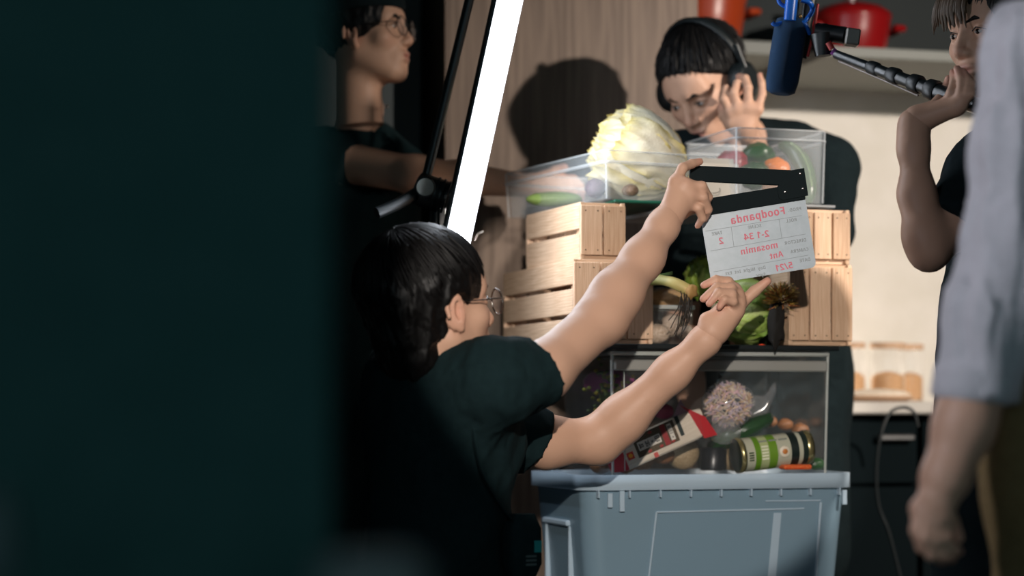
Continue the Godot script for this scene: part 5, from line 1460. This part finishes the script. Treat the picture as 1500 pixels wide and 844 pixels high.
# ---------------------------------------------------------------- mesh builder
class MB:
	var v := PackedVector3Array()
	var c := PackedColorArray()
	var i := PackedInt32Array()
	var x := Transform3D()
	var col := Color.WHITE
	var tinted := false

	func add(p: Vector3) -> int:
		v.append(x * p)
		c.append(col)
		return v.size() - 1

	func tri(a: Vector3, b: Vector3, d: Vector3) -> void:
		i.append_array([add(a), add(b), add(d)])

	func quad(a: Vector3, b: Vector3, d: Vector3, e: Vector3) -> void:
		var n := add(a)
		add(b)
		add(d)
		add(e)
		i.append_array([n, n + 1, n + 2, n, n + 2, n + 3])

	func out_quad(a: Vector3, b: Vector3, d: Vector3, e: Vector3, mid: Vector3) -> void:
		if (d - a).cross(b - a).dot((a + d) * 0.5 - mid) < 0.0:
			quad(a, e, d, b)
		else:
			quad(a, b, d, e)

	func out_tri(a: Vector3, b: Vector3, d: Vector3, mid: Vector3) -> void:
		if (d - a).cross(b - a).dot((a + b + d) / 3.0 - mid) < 0.0:
			tri(a, d, b)
		else:
			tri(a, b, d)

	# a box with chamfered edges
	func box(mid: Vector3, size: Vector3, bevel := 0.0) -> MB:
		var h := size * 0.5
		var b := minf(bevel, minf(h.x, minf(h.y, h.z)) * 0.9)
		for ax in 3:
			for s in [-1.0, 1.0]:
				var q := []
				for k in [[-1.0, -1.0], [1.0, -1.0], [1.0, 1.0], [-1.0, 1.0]]:
					var p := Vector3()
					p[ax] = h[ax] * s
					p[(ax + 1) % 3] = (h[(ax + 1) % 3] - b) * k[0]
					p[(ax + 2) % 3] = (h[(ax + 2) % 3] - b) * k[1]
					q.append(mid + p)
				out_quad(q[0], q[1], q[2], q[3], mid)
		if b > 0.0:
			for ax in 3:
				var a1 := (ax + 1) % 3
				var a2 := (ax + 2) % 3
				for s1 in [-1.0, 1.0]:
					for s2 in [-1.0, 1.0]:
						var q := []
						for k in [[0, -1.0], [0, 1.0], [1, 1.0], [1, -1.0]]:
							var p := Vector3()
							p[ax] = (h[ax] - b) * k[1]
							p[a1] = (h[a1] - (b if k[0] == 1 else 0.0)) * s1
							p[a2] = (h[a2] - (b if k[0] == 0 else 0.0)) * s2
							q.append(mid + p)
						out_quad(q[0], q[1], q[2], q[3], mid)
			for sx in [-1.0, 1.0]:
				for sy in [-1.0, 1.0]:
					for sz in [-1.0, 1.0]:
						var s := Vector3(sx, sy, sz)
						out_tri(mid + Vector3(h.x, h.y - b, h.z - b) * s, mid + Vector3(h.x - b, h.y, h.z - b) * s, mid + Vector3(h.x - b, h.y - b, h.z) * s, mid)
		return self

	# rings of equal length joined with smooth faces
	func rings(r: Array, cap0 := true, cap1 := true, closed := true) -> MB:
		var n: int = r[0].size()
		var first := v.size()
		for ring in r:
			for p in ring:
				add(p)
		for k in r.size() - 1:
			for j in (n if closed else n - 1):
				var a := first + k * n + j
				var b := first + k * n + (j + 1) % n
				i.append_array([a, b, b + n, a, b + n, a + n])
		if cap0:
			fan(r[0], true)
		if cap1:
			fan(r[r.size() - 1], false)
		return self

	func fan(ring: Array, flip: bool) -> void:
		var mid := Vector3.ZERO
		for p in ring:
			mid += p
		mid /= ring.size()
		var m := add(mid)
		var s := v.size()
		for p in ring:
			add(p)
		for j in ring.size():
			var k := (j + 1) % ring.size()
			if flip:
				i.append_array([m, s + k, s + j])
			else:
				i.append_array([m, s + j, s + k])

	func tube(path: Array, radii, segs := 10, caps := true, flat := 1.0) -> MB:
		var r := []
		var up := Vector3.UP
		var t0: Vector3 = (path[1] - path[0]).normalized()
		if absf(t0.dot(up)) > 0.95:
			up = Vector3.RIGHT
		for k in path.size():
			var t: Vector3 = path[mini(k + 1, path.size() - 1)] - path[maxi(k - 1, 0)]
			t = t.normalized()
			up = (up - t * up.dot(t)).normalized()
			var side := up.cross(t)
			var rad: float = radii[k] if radii is Array else radii
			var ring := []
			for j in segs:
				var a := TAU * j / segs
				ring.append(path[k] + side * cos(a) * rad + up * sin(a) * rad * flat)
			r.append(ring)
		return rings(r, caps, caps)

	# profile of [radius, height] turned about y
	func lathe(profile: Array, segs := 24, squash := Vector3.ONE) -> MB:
		var r := []
		for q in profile:
			var ring := []
			for j in segs:
				var a := -TAU * j / segs
				ring.append(Vector3(cos(a) * q[0], q[1], sin(a) * q[0]) * squash)
			r.append(ring)
		return rings(r, profile[0][0] > 0.0005, profile[-1][0] > 0.0005)

	# a flat outline in x, y with thickness along z
	func prism(poly: PackedVector2Array, z0: float, z1: float) -> MB:
		var t := Geometry2D.triangulate_polygon(poly)
		for k in range(0, t.size(), 3):
			var a := poly[t[k]]
			var b := poly[t[k + 1]]
			var d := poly[t[k + 2]]
			var mid := Vector3((a.x + b.x + d.x) / 3.0, (a.y + b.y + d.y) / 3.0, (z0 + z1) * 0.5)
			out_tri(Vector3(a.x, a.y, z0), Vector3(b.x, b.y, z0), Vector3(d.x, d.y, z0), mid)
			out_tri(Vector3(a.x, a.y, z1), Vector3(b.x, b.y, z1), Vector3(d.x, d.y, z1), mid)
		var cw := Geometry2D.is_polygon_clockwise(poly)
		for k in poly.size():
			var a := poly[k]
			var b := poly[(k + 1) % poly.size()]
			if cw:
				quad(Vector3(b.x, b.y, z0), Vector3(a.x, a.y, z0), Vector3(a.x, a.y, z1), Vector3(b.x, b.y, z1))
			else:
				quad(Vector3(a.x, a.y, z0), Vector3(b.x, b.y, z0), Vector3(b.x, b.y, z1), Vector3(a.x, a.y, z1))
		return self

	func ball(mid: Vector3, r: Vector3, segs := 16, stacks := 10, noise: FastNoiseLite = null, amp := 0.0) -> MB:
		var rr := []
		for k in stacks + 1:
			var e := PI * k / stacks
			var ring := []
			for j in segs:
				var a := TAU * j / segs
				var p := Vector3(sin(e) * cos(a), cos(e), sin(e) * sin(a))
				var f := 1.0
				if noise:
					f += amp * noise.get_noise_3dv(p * 100.0)
				ring.append(mid + p * r * f)
			rr.append(ring)
		return rings(rr, false, false)

	func mesh() -> ArrayMesh:
		var n := PackedVector3Array()
		n.resize(v.size())
		for k in range(0, i.size(), 3):
			var a := i[k]
			var b := i[k + 1]
			var d := i[k + 2]
			var f := (v[d] - v[a]).cross(v[b] - v[a])
			n[a] += f
			n[b] += f
			n[d] += f
		for k in n.size():
			n[k] = n[k].normalized() if n[k].length_squared() > 1e-20 else Vector3.UP
		var arr := []
		arr.resize(Mesh.ARRAY_MAX)
		arr[Mesh.ARRAY_VERTEX] = v
		arr[Mesh.ARRAY_NORMAL] = n
		arr[Mesh.ARRAY_INDEX] = i
		if tinted:
			arr[Mesh.ARRAY_COLOR] = c
		var m := ArrayMesh.new()
		m.add_surface_from_arrays(Mesh.PRIMITIVE_TRIANGLES, arr)
		return m

func rrect(w: float, d: float, r: float, y: float, n := 5) -> Array:
	var out := []
	for q in [[1, 1, 0.0], [-1, 1, PI / 2], [-1, -1, PI], [1, -1, PI * 1.5]]:
		for k in n:
			var a: float = q[2] + PI / 2 * k / (n - 1)
			out.append(Vector3(q[0] * (w / 2 - r) + cos(a) * r, y, q[1] * (d / 2 - r) + sin(a) * r))
	return out

func bx(mid: Vector3, size: Vector3, bevel := 0.0) -> ArrayMesh:
	return MB.new().box(mid, size, bevel).mesh()

func smooth_path(p: Array, steps := 6) -> Array:
	var c := Curve3D.new()
	for k in p.size():
		var t: Vector3 = (p[mini(k + 1, p.size() - 1)] - p[maxi(k - 1, 0)]) / 6.0
		c.add_point(p[k], -t, t)
	var out := []
	for k in p.size() - 1:
		for s in steps:
			out.append(c.sample(k, float(s) / steps))
	out.append(p[p.size() - 1])
	return out

# ---------------------------------------------------------------- bodies: a distance field meshed as surface nets
class Flesh:
	var v := PackedVector3Array()
	var n := PackedVector3Array()
	var c := PackedColorArray()
	var i := PackedInt32Array()

	func mesh(origin := Vector3.ZERO) -> ArrayMesh:
		var w := PackedVector3Array()
		for p in v:
			w.append(p - origin)
		var arr := []
		arr.resize(Mesh.ARRAY_MAX)
		arr[Mesh.ARRAY_VERTEX] = w
		arr[Mesh.ARRAY_NORMAL] = n
		arr[Mesh.ARRAY_COLOR] = c
		arr[Mesh.ARRAY_INDEX] = i
		var m := ArrayMesh.new()
		m.add_surface_from_arrays(Mesh.PRIMITIVE_TRIANGLES, arr)
		return m

class Field:
	var o: Vector3
	var h: float
	var nx: int
	var ny: int
	var nz: int
	var d := PackedFloat32Array()

	func _init(lo: Vector3, hi: Vector3, cell: float) -> void:
		o = lo
		h = cell
		nx = int(ceil((hi.x - lo.x) / cell)) + 2
		ny = int(ceil((hi.y - lo.y) / cell)) + 2
		nz = int(ceil((hi.z - lo.z) / cell)) + 2
		d.resize(nx * ny * nz)
		d.fill(1.0)

	func span(lo: Vector3, hi: Vector3) -> Array:
		var a := ((lo - o) / h).floor()
		var b := ((hi - o) / h).ceil()
		return [clampi(int(a.x), 0, nx), clampi(int(b.x) + 1, 0, nx), clampi(int(a.y), 0, ny), clampi(int(b.y) + 1, 0, ny), clampi(int(a.z), 0, nz), clampi(int(b.z) + 1, 0, nz)]

	func cap(a: Vector3, b: Vector3, ra: float, rb: float, k := 0.02, carve := false) -> Field:
		var m := maxf(ra, rb) + k + 2.0 * h
		var mm := Vector3(m, m, m)
		var s := span(a.min(b) - mm, a.max(b) + mm)
		var ba := b - a
		var bb := maxf(ba.length_squared(), 1e-9)
		var dr := rb - ra
		for z in range(s[4], s[5]):
			for y in range(s[2], s[3]):
				var row := (z * ny + y) * nx
				for x in range(s[0], s[1]):
					var pa := o + Vector3(x, y, z) * h - a
					var t := clampf(pa.dot(ba) / bb, 0.0, 1.0)
					var e := (pa - ba * t).length() - (ra + dr * t)
					var q := d[row + x]
					if carve:
						e = -e
						var g := maxf(k - absf(q - e), 0.0) / k
						d[row + x] = maxf(q, e) + g * g * k * 0.25
					else:
						var g := maxf(k - absf(q - e), 0.0) / k
						d[row + x] = minf(q, e) - g * g * k * 0.25
		return self

	# chain of joints [point, radius]
	func chain(p: Array, r: Array, k := 0.02) -> Field:
		for j in p.size() - 1:
			cap(p[j], p[j + 1], r[j], r[j + 1], k)
		return self

	func ell(mid: Vector3, r: Vector3, basis := Basis(), k := 0.02, carve := false) -> Field:
		var m := maxf(r.x, maxf(r.y, r.z)) + k + 2.0 * h
		var mm := Vector3(m, m, m)
		var s := span(mid - mm, mid + mm)
		var inv := basis.transposed()
		var small := minf(r.x, minf(r.y, r.z))
		for z in range(s[4], s[5]):
			for y in range(s[2], s[3]):
				var row := (z * ny + y) * nx
				for x in range(s[0], s[1]):
					var p := inv * (o + Vector3(x, y, z) * h - mid)
					var u := p / r
					var k0 := u.length()
					var k1 := (u / r).length()
					var e := k0 * (k0 - 1.0) / k1 if k1 > 1e-6 else -small
					var q := d[row + x]
					if carve:
						e = -e
						var g := maxf(k - absf(q - e), 0.0) / k
						d[row + x] = maxf(q, e) + g * g * k * 0.25
					else:
						var g := maxf(k - absf(q - e), 0.0) / k
						d[row + x] = minf(q, e) - g * g * k * 0.25
		return self

	# cut away what lies on the normal's side
	func cut(p0: Vector3, nrm: Vector3, within := 10.0) -> Field:
		var lim := within * within
		for z in nz:
			for y in ny:
				var row := (z * ny + y) * nx
				for x in nx:
					if d[row + x] < 3.0 * h:
						var q := o + Vector3(x, y, z) * h - p0
						if q.length_squared() < lim:
							d[row + x] = maxf(d[row + x], q.dot(nrm))
		return self

	func rough(noise: FastNoiseLite, amp: float, freq: Vector3, basis := Basis()) -> Field:
		var inv := basis.transposed()
		for z in nz:
			for y in ny:
				var row := (z * ny + y) * nx
				for x in nx:
					var q := d[row + x]
					if absf(q) < 4.0 * h + amp:
						d[row + x] = q + amp * noise.get_noise_3dv((inv * (o + Vector3(x, y, z) * h)) * freq)
		return self

	func mesh(acc: Flesh, col: Color, spots := [], at_x := Transform3D()) -> void:
		var id := PackedInt32Array()
		id.resize(d.size())
		id.fill(-1)
		var lim := 3.0 * h
		var sy := nx
		var sz := nx * ny
		var e := PackedFloat32Array()
		e.resize(8)
		for z in nz - 1:
			for y in ny - 1:
				var row := (z * ny + y) * nx
				for x in nx - 1:
					var q := row + x
					var d0 := d[q]
					if d0 > lim or d0 < -lim:
						continue
					e[0] = d0
					e[1] = d[q + 1]
					e[2] = d[q + sy]
					e[3] = d[q + sy + 1]
					e[4] = d[q + sz]
					e[5] = d[q + sz + 1]
					e[6] = d[q + sz + sy]
					e[7] = d[q + sz + sy + 1]
					var neg := 0
					for k in 8:
						if e[k] < 0.0:
							neg += 1
					if neg == 0 or neg == 8:
						continue
					var p := Vector3.ZERO
					var cnt := 0
					for k in 8:
						for ax in 3:
							var bit := 1 << ax
							if k & bit:
								continue
							var j := k | bit
							if (e[k] < 0.0) != (e[j] < 0.0):
								var t := e[k] / (e[k] - e[j])
								var u := Vector3(k & 1, (k >> 1) & 1, (k >> 2) & 1)
								u[ax] = t
								p += u
								cnt += 1
					p = o + (Vector3(x, y, z) + p / cnt) * h
					var g := Vector3(e[1] + e[3] + e[5] + e[7] - e[0] - e[2] - e[4] - e[6], e[2] + e[3] + e[6] + e[7] - e[0] - e[1] - e[4] - e[5], e[4] + e[5] + e[6] + e[7] - e[0] - e[1] - e[2] - e[3])
					var cc := col
					for s in spots:
						var w: float = 1.0 - (((p - s[0]) / s[1]).length())
						if w > 0.0:
							cc = cc.lerp(s[2], clampf(w * s[3], 0.0, 1.0))
					id[q] = acc.v.size()
					acc.v.append(at_x * p)
					acc.n.append((at_x.basis * g).normalized())
					acc.c.append(cc)
		for z in range(1, nz - 1):
			for y in range(1, ny - 1):
				var row := (z * ny + y) * nx
				for x in range(1, nx - 1):
					var q := row + x
					var d0 := d[q]
					if d0 > lim or d0 < -lim:
						continue
					var inside := d0 < 0.0
					if inside != (d[q + 1] < 0.0):
						face(acc, id[q - sy - sz], id[q - sz], id[q], id[q - sy])
					if inside != (d[q + sy] < 0.0):
						face(acc, id[q - 1 - sz], id[q - sz], id[q], id[q - 1])
					if inside != (d[q + sz] < 0.0):
						face(acc, id[q - 1 - sy], id[q - sy], id[q], id[q - 1])

	func face(acc: Flesh, a: int, b: int, g: int, f: int) -> void:
		if a < 0 or b < 0 or g < 0 or f < 0:
			return
		var nn := (acc.v[g] - acc.v[a]).cross(acc.v[f] - acc.v[b])
		if nn.dot(acc.n[a] + acc.n[g]) > 0.0:
			acc.i.append_array([a, g, b, a, f, g])
		else:
			acc.i.append_array([a, b, g, a, g, f])
